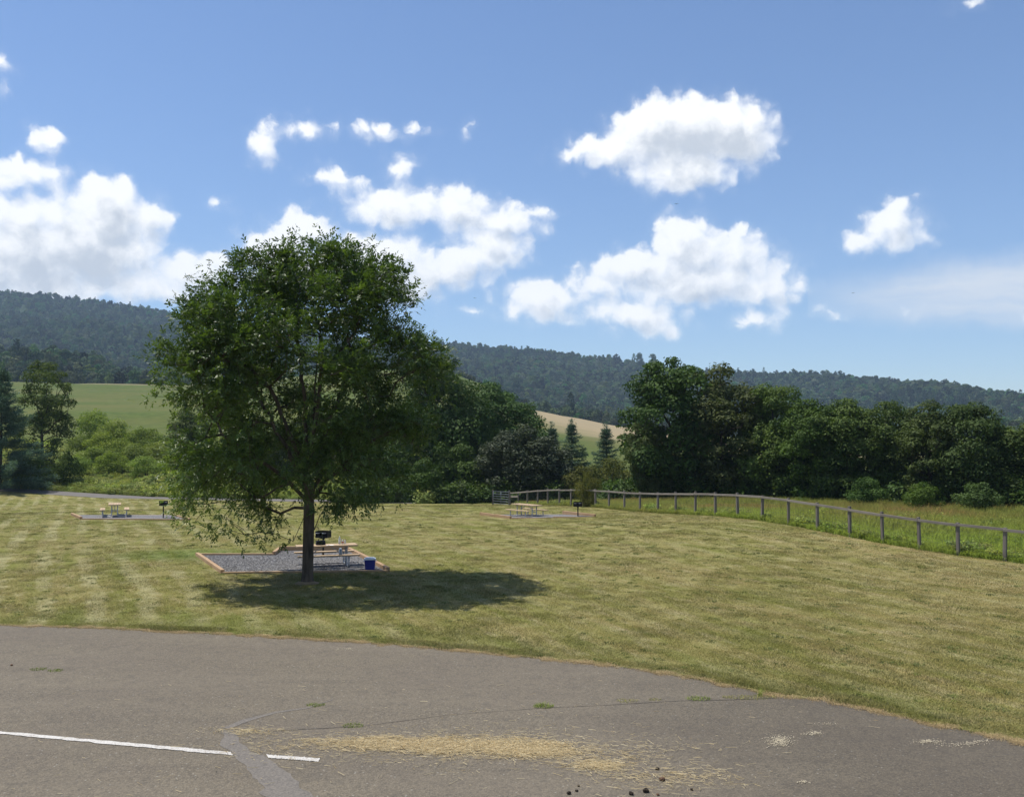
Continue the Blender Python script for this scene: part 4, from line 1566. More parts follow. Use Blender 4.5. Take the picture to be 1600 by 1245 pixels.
plant(PINE, 'a', 'young_conifer', 'blue green conifer in front of the tan field, the fuller right one of the pair', 'conifer', 893, 661, 110, 76, gr)
plant(PINE, 'b', 'young_conifer', 'blue green conifer half hidden behind the wide round bush', 'conifer', 862, 664, 113, 60, gr)
plant(PINE, 'b', 'young_conifer', 'small dark conifer alone at the right end of the tan field', 'conifer', 947, 664, 108, 62, gr)
gr = 'rusty shrubs behind the fence corner'
plant(SHRUB, 'r1', 'rusty_shrub', 'rusty olive shrub under the lone small conifer', 'shrub', 955, 715, 98, 66, gr, ('stem', 'foliage'))
plant(SHRUB, 'r1', 'rusty_shrub', 'rusty olive shrub right below the pair of conifers', 'shrub', 908, 728, 97, 56, gr, ('stem', 'foliage'))
plant(SHRUB, 'r1', 'fence_sapling', 'yellowish vine covered sapling growing against the fence', 'sapling', 919, 737, 69.9, 24, None, ('stem', 'foliage'))
# left side
plant(PINE, 'c', 'pine_tree', 'large dark pine cut by the left edge of the photo', 'pine tree', 2, 580, 108, 118, None)
plant(TREE, 'thin', 'slender_tree', 'slender open tree with visible stems right of the large dark pine', 'tree', 70, 566, 116, 84, None)
gr = 'willow shrubs on the rough slope beyond the road'
for key, px, ty, d, w, lab in [
    ('w1', 150, 642, 168, 50, 'yellow green willow shrub at the top left of the clump below the field'),
    ('w2', 185, 656, 160, 56, 'yellow green willow shrub in the middle of the top row of the clump'),
    ('w1', 226, 668, 158, 58, 'yellow green willow shrub at the top right of the clump'),
    ('w2', 166, 674, 146, 56, 'round willow shrub in the centre of the clump'),
    ('w1', 128, 680, 150, 36, 'small willow shrub at the left of the centre row'),
    ('w2', 205, 692, 138, 58, 'round full willow shrub low in the clump on its right'),
    ('w1', 148, 698, 136, 52, 'flat willow shrub low in the clump on its left'),
    ('w1', 252, 690, 142, 56, 'willow shrub partly behind the left leaves of the big lawn tree'),
    ('w2', 290, 705, 132, 60, 'willow shrub hidden mostly by the big lawn tree'),
    ('w1', 176, 706, 127, 48, 'willow shrub at the lower middle of the clump, nearest the road but one'),
    ('w2', 232, 712, 124, 52, 'willow shrub at the lower right of the clump beside the big tree'),
    ('w2', 122, 712, 126, 40, 'small willow shrub just right of the upright fresh green bush'),
    ('w1', 350, 700, 132, 80, 'willow shrub right behind the big lawn tree'),
    ('w2', 430, 705, 128, 80, 'willow shrub behind the trunk of the big lawn tree'),
    ('w1', 520, 705, 124, 80, 'willow shrub behind the right of the big lawn trunk'),
]:
    plant(SHRUB, key, 'willow_shrub', lab, 'shrub', px, ty, d, w, gr, ('stem', 'foliage'))
plant(SHRUB, 'g1', 'green_bush', 'upright fresh green bush at the foot of the slender tree', 'bush', 101, 705, 112, 36, None, ('stem', 'foliage'))
plant(SHRUB, 'd1', 'dark_shrub', 'dark shrub in the shade between pine and slender tree', 'shrub', 52, 715, 110, 60, None, ('stem', 'foliage'))
gr = 'low shrubs along the far edge of the road'
for key, px, ty, d, w, lab in [
    ('g1', 180, 755, 112, 52, 'low green shrub by the road, left of the next darker one'),
    ('d1', 205, 757, 111.5, 44, 'low dark shrub by the road behind the left picnic table'),
    ('g1', 25, 758, 113, 50, 'low shrub by the road under the large pine'),
    ('r1', 85, 757, 112, 46, 'low brownish shrub by the road under the slender tree'),
    ('g1', 240, 745, 114, 32, 'small pale shrub near the road behind the left grill'),
]:
    plant(SHRUB, key, 'low_shrub', lab, 'shrub', px, ty, d, w, gr, ('stem', 'foliage'))
# lone tree at the top of the left field and three that stand up from the ridge
plant(TREE, 'c', 'field_tree', 'small lone dark tree at the top of the green field on the left', 'tree', 231, 591, 610, 26, None)


def ridge_tree(px, ty, w, lab, key):
    Dd = float(np.interp(px, RIDGE_T, RIDGE_D)) * math.cos(math.atan((px - 800) / 1505)) - 30
    plant(TREE if key in TREE else PINE, key, 'ridge_tree', lab, 'tree', px, ty, Dd, w, 'single trees standing up from the ridge line')


ridge_tree(991, 552, 5, 'thinnest of the three trees standing up from the ridge', 'thin')
ridge_tree(1000, 551, 9, 'middle one of the three trees standing up from the ridge', 'd')
ridge_tree(1020, 553, 12, 'fullest, right one of the three trees standing up from the ridge', 'a')


def rough_ground():
    """weeds on the slope beyond the road and along it"""
    rng = np.random.default_rng(77)
    protos = []
    for k in range(4):
        C = np.stack([rng.normal(0, 0.28, 16), rng.normal(0, 0.28, 16), rng.uniform(0.1, 0.75, 16)], -1)
        V, F, T = leaf_cloud(C, 14, 0.16, 0.5, 0.12, rng, np.array([0, 0, 0.1]))
        protos.append(np_mesh('weed_clump', V, F, mat=MT['weed'], attrs={'tint': ('FACE', 'FLOAT', T)}))
    for k in range(3):
        protos.append(blade_patch('weed_grass', 46, 0.35, 0.3, 0.8, 0.02, MT['weed'], 0.7, 300 + k))
    c = proto_collection('weed_clumps', protos)
    n = 13000
    t = RNG.uniform(-0.62, -0.085, n)
    a = r_roadc(t) + np.where(t > -0.095, -1.6, ROAD_HALF + 0.4)
    r = a + (200 - a) * RNG.uniform(0, 1, n) ** 1.7
    x, y = np.sin(t) * r, np.cos(t) * r
    lum = fbm(x / 7.0, y / 7.0, 8, 3)
    s = np.clip(0.95 + lum * 1.5, 0.35, 2.2) * RNG.uniform(0.7, 1.3, n) * np.interp(r - a, [0, 3, 90], [0.75, 1.2, 1.6])
    scatter('roadside_weeds', np.stack([x, y, terrain_z(x, y) - 0.05], -1), RNG.uniform(0, 6.28, n), np.stack([s, s, s * 0.9], -1), RNG.integers(0, 7, n), c, 'tangle of green and yellowish weeds beyond the road')
    # weeds in the meadow: a pale flowering patch and green clumps along the fence
    n = 900
    t = RNG.uniform(T_GATE + 0.01, 0.65, n)
    r = r_fence(t) + np.abs(RNG.normal(0, 0.5, n)) + 0.3
    x, y = np.sin(t) * r, np.cos(t) * r
    s = np.clip(0.35 + fbm(x, y, 21, 2) * 0.5, 0.12, 0.7) * RNG.uniform(0.6, 1.2, n)
    x2 = RNG.normal(24.5, 2.6, 420)
    y2 = RNG.normal(54, 2.4, 420)
    x = np.concatenate([x, x2])
    y = np.concatenate([y, y2])
    s = np.concatenate([s, RNG.uniform(0.3, 0.6, 420)])
    scatter('meadow_weeds', np.stack([x, y, terrain_z(x, y)], -1), RNG.uniform(0, 6.28, len(x)), np.stack([s, s, s], -1), RNG.integers(0, 4, len(x)), c, 'leafy green weeds along the fence and in the meadow')


rough_ground()


def undergrowth():
    rng = np.random.default_rng(78)
    protos = []
    for k in range(3):
        C = np.stack([rng.normal(0, 0.4, 18), rng.normal(0, 0.4, 18), rng.uniform(0.1, 1.2, 18)], -1)
        V, F, T = leaf_cloud(C, 14, 0.22, 0.55, 0.18, rng, np.array([0, 0, 0.2]))
        protos.append(np_mesh('undergrowth_clump', V, F, mat=MT['leaf_tree'], attrs={'tint': ('FACE', 'FLOAT', T)}))
    n = 2600
    t = RNG.uniform(-0.16, 0.64, n)
    r = np.where(t > 0.1, (RNG.uniform(82.0, 97, n) - np.clip(t - 0.13, 0, 0.5) * 52) / np.cos(t), RNG.uniform(95.5, 114, n))
    x, y = np.sin(t) * r, np.cos(t) * r
    s = RNG.uniform(0.8, 1.7, n)
    scatter('undergrowth', np.stack([x, y, terrain_z(x, y) - 0.05], -1), RNG.uniform(0, 6.28, n), np.stack([s, s, s], -1), RNG.integers(0, 3, n), proto_collection('undergrowth_clumps', protos), 'dark leafy undergrowth in the shade of the hedgerow')


undergrowth()

# ------------------------------------------------------------------ the big tree on the lawn
TREE_BASE = ground(480, 911)
TREE_D = TREE_BASE.y


def big_tree():
    rng = np.random.default_rng(42)
    s = TREE_D / F_PX

    def zz(py): return px_z(py, TREE_D)
    prof = [  # picture row, left edge, right edge of the crown
        (363, 512, 545), (370, 484, 556), (382, 452, 578), (396, 416, 600), (410, 376, 618), (430, 338, 638), (452, 314, 655), (474, 300, 666), (490, 288, 662),
        (507, 272, 658), (524, 266, 658), (540, 268, 682), (557, 272, 700), (574, 258, 709), (592, 254, 700), (608, 251, 694), (632, 254, 690), (658, 262, 684), (685, 272, 676), (710, 280, 664), (737, 280, 650),
        (760, 280, 636), (780, 279, 622), (795, 283, 612), (810, 288, 560), (833, 294, 420), (845, 325, 372)]
    rows = np.array([p[0] for p in prof], float)
    lf = np.array([(480 - p[1]) for p in prof]) * s
    rt = np.array([(p[2] - 480) for p in prof]) * s
    C, O, boughs = [], [], []

    def envelope(py, a):
        ca, sa = math.cos(a), math.sin(a)
        ca = math.copysign(abs(ca) ** 0.62, ca)            # full shoulders to either side
        sa = math.copysign(abs(sa) ** 0.85, sa)
        L, R = np.interp(py, rows, lf), np.interp(py, rows, rt)
        side = R if ca > 0 else L
        if py > 800 and ca > -0.2: side *= 0.75
        return ca * side, sa * (R + L) / 2 * 0.92
    tries = 0
    while len(boughs) < 100 and tries < 9000:
        tries += 1
        py = rng.uniform(378, 806)
        if rng.uniform() > np.interp(py, [366, 400, 640, 740, 790, 842], [1.0, 1.0, 0.85, 0.65, 0.55, 0.3]): continue
        a = rng.uniform(0, 2 * math.pi)
        if py > 765 and math.cos(a) > -0.25 and not (py < 790 and math.cos(a) > 0.25): continue
        r = rng.uniform(0.55, 1.05) * (0.8 if py > 760 else 1.0)
        ex, ey = envelope(py, a)
        R_ = math.hypot(ex, ey)
        q = max(0.0, 1 - (0.95 if py < 470 else 0.74) * r / max(R_, 0.3)) * rng.uniform(0, 1) ** 0.36
        if py > 700 and q < 0.35: continue
        zc = min(zz(py), zz(390) - r * 0.76)
        p = np.array([ex * q, ey * q, zc])
        if boughs and min(np.linalg.norm(p - c) / (r + k) for c, k in boughs) < 0.60: continue
        boughs.append((p, r))
    for (p, r) in boughs:
        m = int(26 * (r / 0.8) ** 2.1)
        for _ in range(m):
            d = rng.normal(0, 1, 3)
            d /= np.linalg.norm(d)
            if d[2] < -0.25 and rng.uniform() < 0.6: d[2] = -d[2]
            v = p + d * r * (rng.uniform(0, 1) ** 0.40) * np.array([1.0, 1.0, 0.72])
            out = p * np.array([1, 1, 0]) / (np.linalg.norm(p[:2]) + 0.4)
            C.append(v)
            O.append(d * 0.55 + out * 0.35 + np.array([0, 0, 0.35 if p[2] > zz(600) else -0.15]))
    n_b = len(C)
    while len(C) < n_b + 430:                                    # stray twigs between the boughs and past the outline
        py = rng.uniform(376, 842)
        if rng.uniform() > np.interp(py, [366, 640, 740, 790, 842], [0.8, 0.9, 0.9, 0.8, 0.35]): continue
        a = rng.uniform(0, 2 * math.pi)
        if py > 780 and math.cos(a) > rng.uniform(-0.6, 1.0): continue
        ex, ey = envelope(py, a)
        q = rng.uniform(0, 1) ** 0.35 * (1.03 if py > 420 else 0.95)
        if py > 690 and q < 0.5: continue
        C.append(np.array((ex * q, ey * q, zz(py) - 0.06)))
        O.append(np.array((ex * 0.2, ey * 0.2, 0.4 if py < 560 else -0.15)))
    C, O = np.array(C), np.array(O)
    N, PA, ends, n0 = grow_skeleton(C, Vector((0, 0, -0.25)), Vector((0.05, 0, zz(765))), 0.42, plen=0.22, up_cost=0.35, leaders=[(0.86, (-1.3, -0.6, zz(590))), (0.95, (1.5, 0.3, zz(560))), (1.0, (0.35, 0.5, zz(480))), (0.9, (-2.1, 0.9, zz(610))), (0.97, (0.7, -1.2, zz(570))), (0.92, (2.3, 0.8, zz(640))), (0.98, (-0.5, 0.2, zz(500))), (0.88, (-2.6, -0.9, zz(680))), (0.9, (2.2, -1.0, zz(690)))])
    # gentle bend of the trunk
    root = thing('lawn_tree', 'big leafy shade tree standing on the lawn in front of the nearest picnic table', 'tree', (TREE_BASE.x, TREE_BASE.y, 0))
    tr = skeleton_mesh('trunk', N, PA, 0.185, 0.0055, MT['bark'], 12, 0.0052, flare=1.55, n_trunk=n0)
    link('trunk', tr, root)
    low = C[:, 2] < zz(720)
    V1, F1, T1 = sprays(C[~low], O[~low], 9, 7, 0.27, 0.130, 0.42, 0.17, 0.35, rng, 0.55)
    V2, F2, T2 = sprays(C[low], O[low], 8, 7, 0.24, 0.120, 0.42, 0.16, 0.9, rng, 0.0)
    V = np.concatenate([V1, V2])
    F = np.concatenate([F1, F2 + len(V1)])
    T = np.concatenate([T1, T2])
    # sunlight on the left skirt, painted in as a paler, yellower leaf tint
    fx = V.reshape(-1, 4, 3)[:, 0]
    pale = sstep(0.5, -3.0, fx[:, 0]) * sstep(zz(560), zz(700), fx[:, 2])
    T = np.clip(T + 0.42 * pale + RNG.normal(0, 0.10, len(T)), 0, 1).astype(np.float32)
    cr = np_mesh('crown', V, F, mat=MT['leaf_main'], attrs={'tint': ('FACE', 'FLOAT', T)})
    link('crown', cr, root)


big_tree()

# bare ring at its foot
def soil_ring():
    mb_v, mb_f = [], []
    n, m = 36, 6
    for j in range(m):
        u = j / (m - 1)
        for i in range(n):
            a = 2 * math.pi * i / n
            R = (0.15 + 0.30 * u) * (1 + 0.22 * fbm(np.array([math.cos(a) * 2 + 5]), np.array([math.sin(a) * 2]), 4, 3)[0])
            mb_v.append((TREE_BASE.x + math.cos(a) * R, TREE_BASE.y + math.sin(a) * R, 0.085 * (1 - u) ** 1.2 + (0.006 if j < m - 1 else -0.02)))
    for j in range(m - 1):
        for i in range(n):
            i2 = (i + 1) % n
            mb_f.append((j * n + i, (j + 1) * n + i, (j + 1) * n + i2, j * n + i2))
    tag(link('soil', np_mesh('soil', np.array(mb_v), np.array(mb_f), mat=MT['soil'], smooth=True)), 'ring of bare tan soil round the trunk of the lawn tree', kind='structure')


soil_ring()

# ------------------------------------------------------------------ fence and gate
def build_fence():
    f = thing('post_fence', 'long weathered wooden fence of single posts, top rail and wire along the meadow', 'fence', FENCE[-1])
    inv = Vector(FENCE[-1])
    pm = MB().box((0, 0, 0.60), (0.115, 0.115, 1.40)).mesh('post', MT['post'], 0.012)
    for i, p in enumerate(FENCE):
        lean = (random.gauss(0, 0.012), random.gauss(0, 0.012), math.atan2(FENCE[min(i + 1, len(FENCE) - 1)].y - FENCE[max(i - 1, 0)].y, FENCE[min(i + 1, len(FENCE) - 1)].x - FENCE[max(i - 1, 0)].x))
        link('post', pm, f, p - inv, lean, (random.uniform(0.9, 1.12), random.uniform(0.9, 1.1), random.uniform(0.97, 1.03)))
    for i in range(len(FENCE) - 1):
        a, b = FENCE[i] - inv, FENCE[i + 1] - inv
        d = (b - a).normalized()
        side = Vector((d.y, -d.x, 0)) * 0.085
        if side.y > 0: side = -side
        za, zb = 1.19 + random.gauss(0, 0.008), 1.19 + random.gauss(0, 0.008)
        mb = MB().bar((0, 0, 0), (((b + Vector((0, 0, zb))) - (a + Vector((0, 0, za)))).length, 0, 0), 0.04, 0.105)
        dirv = (b + Vector((0, 0, zb))) - (a + Vector((0, 0, za)))
        rot = dirv.to_track_quat('X', 'Z').to_euler()
        mb.build('rail', MT['fence'], f, 0.006, loc=a + side + Vector((0, 0, za)), rot=rot)
    # a short second rail beside the gate
    a, b = FENCE[0] - inv, FENCE[1] - inv
    MB().bar(a + Vector((0, -0.09, 0.86)), b + Vector((0, -0.09, 0.86)), 0.04, 0.14).build('rail', MT['fence'], f)
    mb = MB()
    for i in range(len(FENCE) - 1):
        a, b = FENCE[i] - inv, FENCE[i + 1] - inv
        for k in range(8):
            z = 0.08 + k * 0.145
            mb.bar(a + Vector((0, 0.075, z)), b + Vector((0, 0.075, z)), 0.003, 0.003)
        n = int((b - a).length / 0.2)
        for k in range(1, n):
            q = a.lerp(b, k / n)
            mb.bar(q + Vector((0, 0.079, 0.06)), q + Vector((0, 0.079, 1.12)), 0.003, 0.003)
    w = mb.build('wire_mesh', MT['wire'], f)
    w['kind'] = 'stuff'


build_fence()


def build_gate():
    a = at(795, 88.0)
    b = at(771, 92.0)
    t = thing('farm_gate', 'blue grey tubular metal gate between the round bush and the fence', 'gate', a)
    d = b - a
    H = 1.28
    for k in range(6):
        z = 0.16 + k * (H - 0.16) / 5
        MB().tube([(0, 0, z), (d.x, d.y, d.z + z)], 0.028, 8).build('rail', MT['gate'], t, smooth=True)
    for u in (0.0, 0.5, 1.0):
        MB().tube([(d.x * u, d.y * u, d.z * u + 0.12), (d.x * u, d.y * u, d.z * u + H + 0.03)], 0.03, 8).build('upright', MT['gate'], t, smooth=True)
    for u in (-0.035, 1.035):
        q = Vector((d.x * u, d.y * u, d.z * u))
        MB().box((q.x, q.y, q.z + 0.62), (0.15, 0.15, 1.6)).build('gate_post', MT['post'], t, 0.015)


build_gate()


# ------------------------------------------------------------------ picnic furniture
def round_bend(pts, r, n=6):
    """polyline with rounded corners"""
    out = [Vector(pts[0])]
    for i in range(1, len(pts) - 1):
        p, q, s = Vector(pts[i - 1]), Vector(pts[i]), Vector(pts[i + 1])
        a = q + (p - q).normalized() * r
        b = q + (s - q).normalized() * r
        for k in range(n + 1):
            u = k / n
            out.append(a * (1 - u) ** 2 + q * 2 * u * (1 - u) + b * u * u)
    out.append(Vector(pts[-1]))
    return out


def make_table(label, loc, rz):
    t = thing('picnic_table', label, 'picnic table', loc, rz, 'wooden picnic tables on steel frames')
    Lh = 1.13
    pl = MB().box((0, 0, 0), (2 * Lh, 0.138, 0.052)).mesh('plank', MT['plank'], 0.008)
    for k in range(5):
        link('plank', pl, t, (random.gauss(0, 0.004), (k - 2) * 0.147, 0.765), (0, 0, random.gauss(0, 0.002)))
    for s in (-1, 1):
        for k in range(2):
            link('bench_plank', pl, t, (random.gauss(0, 0.004), s * (0.70 + (k - 0.5) * 0.147), 0.45), (0, 0, 0))
    for e in (-1, 1):
        x = e * 0.74
        for s in (-1, 1):
            # one pipe: bench post, bend, ground run, bend, table post
            pts = round_bend([(x, s * 0.70, 0.425), (x, s * 0.70, 0.035), (x, s * 0.17, 0.035), (x, s * 0.17, 0.72)], 0.14)
            MB().tube(pts, 0.030, 9).build('frame_pipe', MT['steel'], t, smooth=True)
            MB().box((x, s * 0.70, 0.427), (0.05, 0.28, 0.006)).build('bench_bracket', MT['steel'], t)
        MB().box((x, 0, 0.730), (0.045, 0.68, 0.028)).build('top_bracket', MT['steel'], t)
        MB().tube([(x, 0.17, 0.36), (x, -0.17, 0.36)], 0.018, 8).build('cross_pipe', MT['steel'], t, smooth=True)
        MB().tube([(x, 0, 0.36), (e * 0.10, 0, 0.735)], 0.016, 8).build('brace', MT['steel'], t, smooth=True)
    return t


NT_LOC = ground(510, 885)
table_near = make_table('picnic table behind the trunk of the big lawn tree, with bottles on it', (NT_LOC.x, NT_LOC.y, 0.03), math.radians(18))
tl = ground(179, 807)
table_left = make_table('distant picnic table seen end on at the left, near the road', (tl.x, tl.y, 0.03), math.radians(-68))
tr_ = ground(823, 808.5)
table_right = make_table('distant picnic table in front of the gate and fence', (tr_.x, tr_.y, 0.03), math.radians(-52))


def make_grill(label, loc, rz):
    t = thing('park_grill', label, 'grill', loc, rz, 'black steel park grills on posts')
    MB().tube([(0, 0, -0.1), (0, 0, 0.74)], 0.038, 10).build('post', MT['black'], t, smooth=True)
    MB().lathe([(0.055, 0.70), (0.055, 0.755), (0.15, 0.757), (0.15, 0.768)], 12).build('swivel', MT['black'], t)
    mb = MB()
    w, d, h, th = 0.52, 0.40, 0.26, 0.008
    z0 = 0.77
    mb.box((0, 0, z0 + th / 2), (w, d, th))
    mb.box((0, d / 2 - th / 2, z0 + th + h / 2), (w, th, h))
    for s in (-1, 1):
        mb.box((s * (w / 2 - th / 2), -0.004, z0 + th + h / 2), (th, d - th, h))
    mb.box((0, -d / 2 + th / 2, z0 + th + 0.045), (w - 2 * th, th, 0.09))
    mb.build('firebox', MT['black'], t)
    mb = MB()
    for k in range(15):
        x = -w / 2 + 0.03 + k * (w - 0.06) / 14
        mb.bar((x, -d / 2 - 0.02, z0 + 0.20), (x, d / 2 - 0.02, z0 + 0.20), 0.010, 0.010)
    for y in (-d / 2 - 0.02, 0.0, d / 2 - 0.03):
        mb.bar((-w / 2 + 0.02, y, z0 + 0.189), (w / 2 - 0.02, y, z0 + 0.189), 0.012, 0.010)
    gt = mb.build('grate', MT['black'], t)
    for s in (-1, 1):
        MB().tube(round_bend([(s * 0.14 - 0.06, -d / 2 - 0.02, z0 + 0.20), (s * 0.14 - 0.06, -d / 2 - 0.14, z0 + 0.20), (s * 0.14 + 0.06, -d / 2 - 0.14, z0 + 0.20), (s * 0.14 + 0.06, -d / 2 - 0.02, z0 + 0.20)], 0.03, 3), 0.008, 6).build('handle', MT['steel'], gt)
    return t


gl = ground(505, 870)
make_grill('black grill on a post behind the nearest picnic table', (gl.x, gl.y, 0.02), math.radians(-14))
gl = ground(255, 809.5)
make_grill('black grill on a post right of the left picnic table, half under the tree leaves', (gl.x, gl.y, 0.02), math.radians(20))
gl = ground(903, 811.5)
make_grill('black grill on a post right of the picnic table by the gate', (gl.x, gl.y, 0.02), math.radians(-8))


# gravel beds with timber edging
def gravel_bed(poly, label):
    V = [(p[0], p[1], tz(p[0], p[1]) + 0.03) for p in poly]
    bm = bmesh.new()
    vs = [bm.verts.new(v) for v in V]
    f = bm.faces.new(vs)
    if f.normal.z < 0: f.normal_flip()
    bm.normal_update()
    if f.normal.z < 0: f.normal_flip()
    me = bpy.data.meshes.new('gravel_bed')
    bm.to_mesh(me)
    bm.free()
    me.materials.append(MT['gravel'])
    tag(link('gravel_bed', me), label, kind='structure')


def loose_gravel(poly, n, name, label):
    xs, ys = [p[0] for p in poly], [p[1] for p in poly]
    P = np.stack([RNG.uniform(min(xs), max(xs), n * 2), RNG.uniform(min(ys), max(ys), n * 2)], -1)
    P = P[inside(poly, P[:, 0], P[:, 1])][:n]
    k = len(P)
    s = RNG.uniform(0.010, 0.028, k)
    base = np.array([(1, 0, 0), (0, 1, 0), (-1, 0, 0), (0, -1, 0), (0, 0, 0.8), (0, 0, -0.6)], float)
    V = base[None] * s[:, None, None] * RNG.uniform(0.6, 1.3, (k, 6, 1))
    V[:, :, 0] += P[:, 0:1]
    V[:, :, 1] += P[:, 1:2]
    V[:, :, 2] += 0.036
    tri = np.array([(0, 1, 4), (1, 2, 4), (2, 3, 4), (3, 0, 4), (1, 0, 5), (2, 1, 5), (3, 2, 5), (0, 3, 5)])
    F = (np.arange(k)[:, None, None] * 6 + tri[None]).reshape(-1, 3)
    tag(link(name, np_mesh(name, V.reshape(-1, 3), Ft=F, mat=MT['gravel'])), label, kind='stuff')


def edging(label, segs, loc):
    t = thing('timber_edging', label, 'edging', loc, 0, 'timber edgings of the gravel beds')
    o = Vector(loc)
    for (a, b, h) in segs:
        a, b = Vector((a[0], a[1], 0)), Vector((b[0], b[1], 0))
        d = (b - a)
        L = d.length
        n = max(1, round(L / 2.4))
        for k in range(n):
            p, q = a.lerp(b, k / n), a.lerp(b, (k + 1) / n)
            m = (p + q) / 2 - o
            z = tz(m.x + o.x, m.y + o.y)
            mb = MB().box((0, 0, 0), ((q - p).length - 0.008, 0.14, h))
            mb.build('timber', MT['timber'], t, 0.01, loc=(m.x, m.y, z - o.z + h / 2 - 0.03 + random.gauss(0, 0.004)), rot=(0, 0, math.atan2(d.y, d.x) + random.gauss(0, 0.004)))
    return t


gravel_bed(near_poly, 'grey gravel bed under the nearest picnic table')
gravel_bed(left_poly, 'grey gravel bed under the left picnic table')
gravel_bed(right_poly, 'grey gravel bed under the right picnic table')
loose_gravel(near_poly, 9000, 'loose_gravel', 'loose grey stones of the nearest gravel bed')
p = near_poly
edging('orange brown timber edging round the nearest gravel bed', [(p[0], p[1], 0.17), (p[1], p[2], 0.10), (p[2], p[3], 0.20), (p[3], p[4], 0.24), (p[4], p[5], 0.20), (p[5], p[0], 0.12)], (p[0][0], p[0][1], 0))
p = left_poly
edging('timber edging round the gravel of the left picnic table', [(p[0], p[1], 0.20), (p[1], p[2], 0.10), (p[2], p[3], 0.14), (p[3], p[0], 0.06)], (p[0][0], p[0][1], 0))
p = right_poly
edging('timber edging round the gravel of the right picnic table', [(p[0], p[1], 0.20), (p[1], p[2], 0.07), (p[2], p[3], 0.24), (p[3], p[0], 0.06)], (p[0][0], p[0][1], 0))

# cooler
MT['blue'] = simple_mat('blue_plastic', (0.010, 0.020, 0.20), 0.38, 0.5, 0, 0.12, 4)
MT['lid'] = simple_mat('pale_blue_plastic', (0.74, 0.78, 0.84), 0.4, 0.5, 0, 0.08, 4)


def rounded_block(mb, w, d, z0, z1, taper=1.0, n=5, r=0.05):
    """box with rounded upright corners"""
    rings = []
    for (z, s) in ((z0, taper), (z1, 1.0)):
        pts = []
        for (cx, cy, a0) in ((1, 1, 0), (-1, 1, 90), (-1, -1, 180), (1, -1, 270)):
            for k in range(n):
                a = math.radians(a0 + 90 * k / (n - 1))
                pts.append(((cx * (w / 2 - r) + r * math.cos(a)) * s, (cy * (d / 2 - r) + r * math.sin(a)) * s, z))
        rings.append(pts)
    b = len(mb.v)
    m = len(rings[0])
    for rg in rings: mb.v += rg
    for k in range(m):
        k2 = (k + 1) % m
        mb.f.append((b + k, b + k2, b + m + k2, b + m + k))
    mb.f.append(tuple(b + k for k in range(m))[::-1])
    mb.f.append(tuple(b + m + k for k in range(m)))
    return mb


cl = ground(578, 891)
ck = thing('cooler', 'blue picnic cooler with a pale lid on the ground right of the nearest table', 'cooler', (cl.x, cl.y, 0.03), math.radians(8))
rounded_block(MB(), 0.40, 0.30, 0.0, 0.36, 0.88).build('body', MT['blue'], ck, 0.01)
rounded_block(MB(), 0.425, 0.325, 0.362, 0.42, 1.0).build('lid', MT['lid'], ck, 0.014)
rounded_block(MB(), 0.30, 0.20, 0.422, 0.452, 1.12).build('lid_top', MT['lid'], ck, 0.008)
for s in (-1, 1):
    MB().tube(round_bend([(s * 0.205, -0.09, 0.31), (s * 0.235, -0.09, 0.33), (s * 0.235, 0.09, 0.33), (s * 0.205, 0.09, 0.31)], 0.02, 3), 0.012, 6).build('handle', MT['lid'], ck)


def table_point(t, x, y, z):
    M = Matrix.Translation(t.location) @ Matrix.Rotation(t.rotation_euler.z, 4, 'Z')
    return M @ Vector((x, y, z))


TOP_Z = 0.786
m_clear, gk, outk = new_mat('clear_bottle_plastic')
principled(gk, outk, (0.75, 0.80, 0.82, 1), 0.12, 0.5, **{'Transmission Weight': 0.55})
MT['clear'] = m_clear
MT['red'] = simple_mat('red_label', (0.45, 0.06, 0.05), 0.5, 0.4, 0, 0.1, 20)
MT['white'] = simple_mat('white_label', (0.70, 0.67, 0.64), 0.5, 0.4, 0, 0.06, 20)
MT['paper'] = simple_mat('white_paper', (0.72, 0.72, 0.71), 0.8, 0.2, 0, 0.04, 10)
MT['bag'] = simple_mat('dark_fabric', (0.018, 0.021, 0.025), 0.85, 0.15, 0, 0.3, 14, 0.3)
MT['jug'] = simple_mat('grey_blue_plastic', (0.22, 0.27, 0.33), 0.35, 0.5, 0, 0.1, 5)


def bottle(label, t, x, y, mats, h=0.25, r=0.036):
    p = table_point(t, x, y, TOP_Z)
    o = thing('bottle', label, 'bottle', p, random.uniform(0, 6), 'bottles on the nearest picnic table')
    k = h / 0.25
    MB().lathe([(r * 0.9, 0), (r, 0.008), (r, 0.15 * k), (r * 0.8, 0.18 * k), (r * 0.38, 0.215 * k), (r * 0.36, 0.235 * k)], 12).build('body', mats[0], o, smooth=True)
    MB().lathe([(r * 1.02, 0.06 * k), (r * 1.02, 0.13 * k)], 12).build('label_band', mats[1], o)
    MB().lathe([(r * 0.42, 0.236 * k), (r * 0.42, 0.25 * k)], 10).build('cap', mats[2], o)


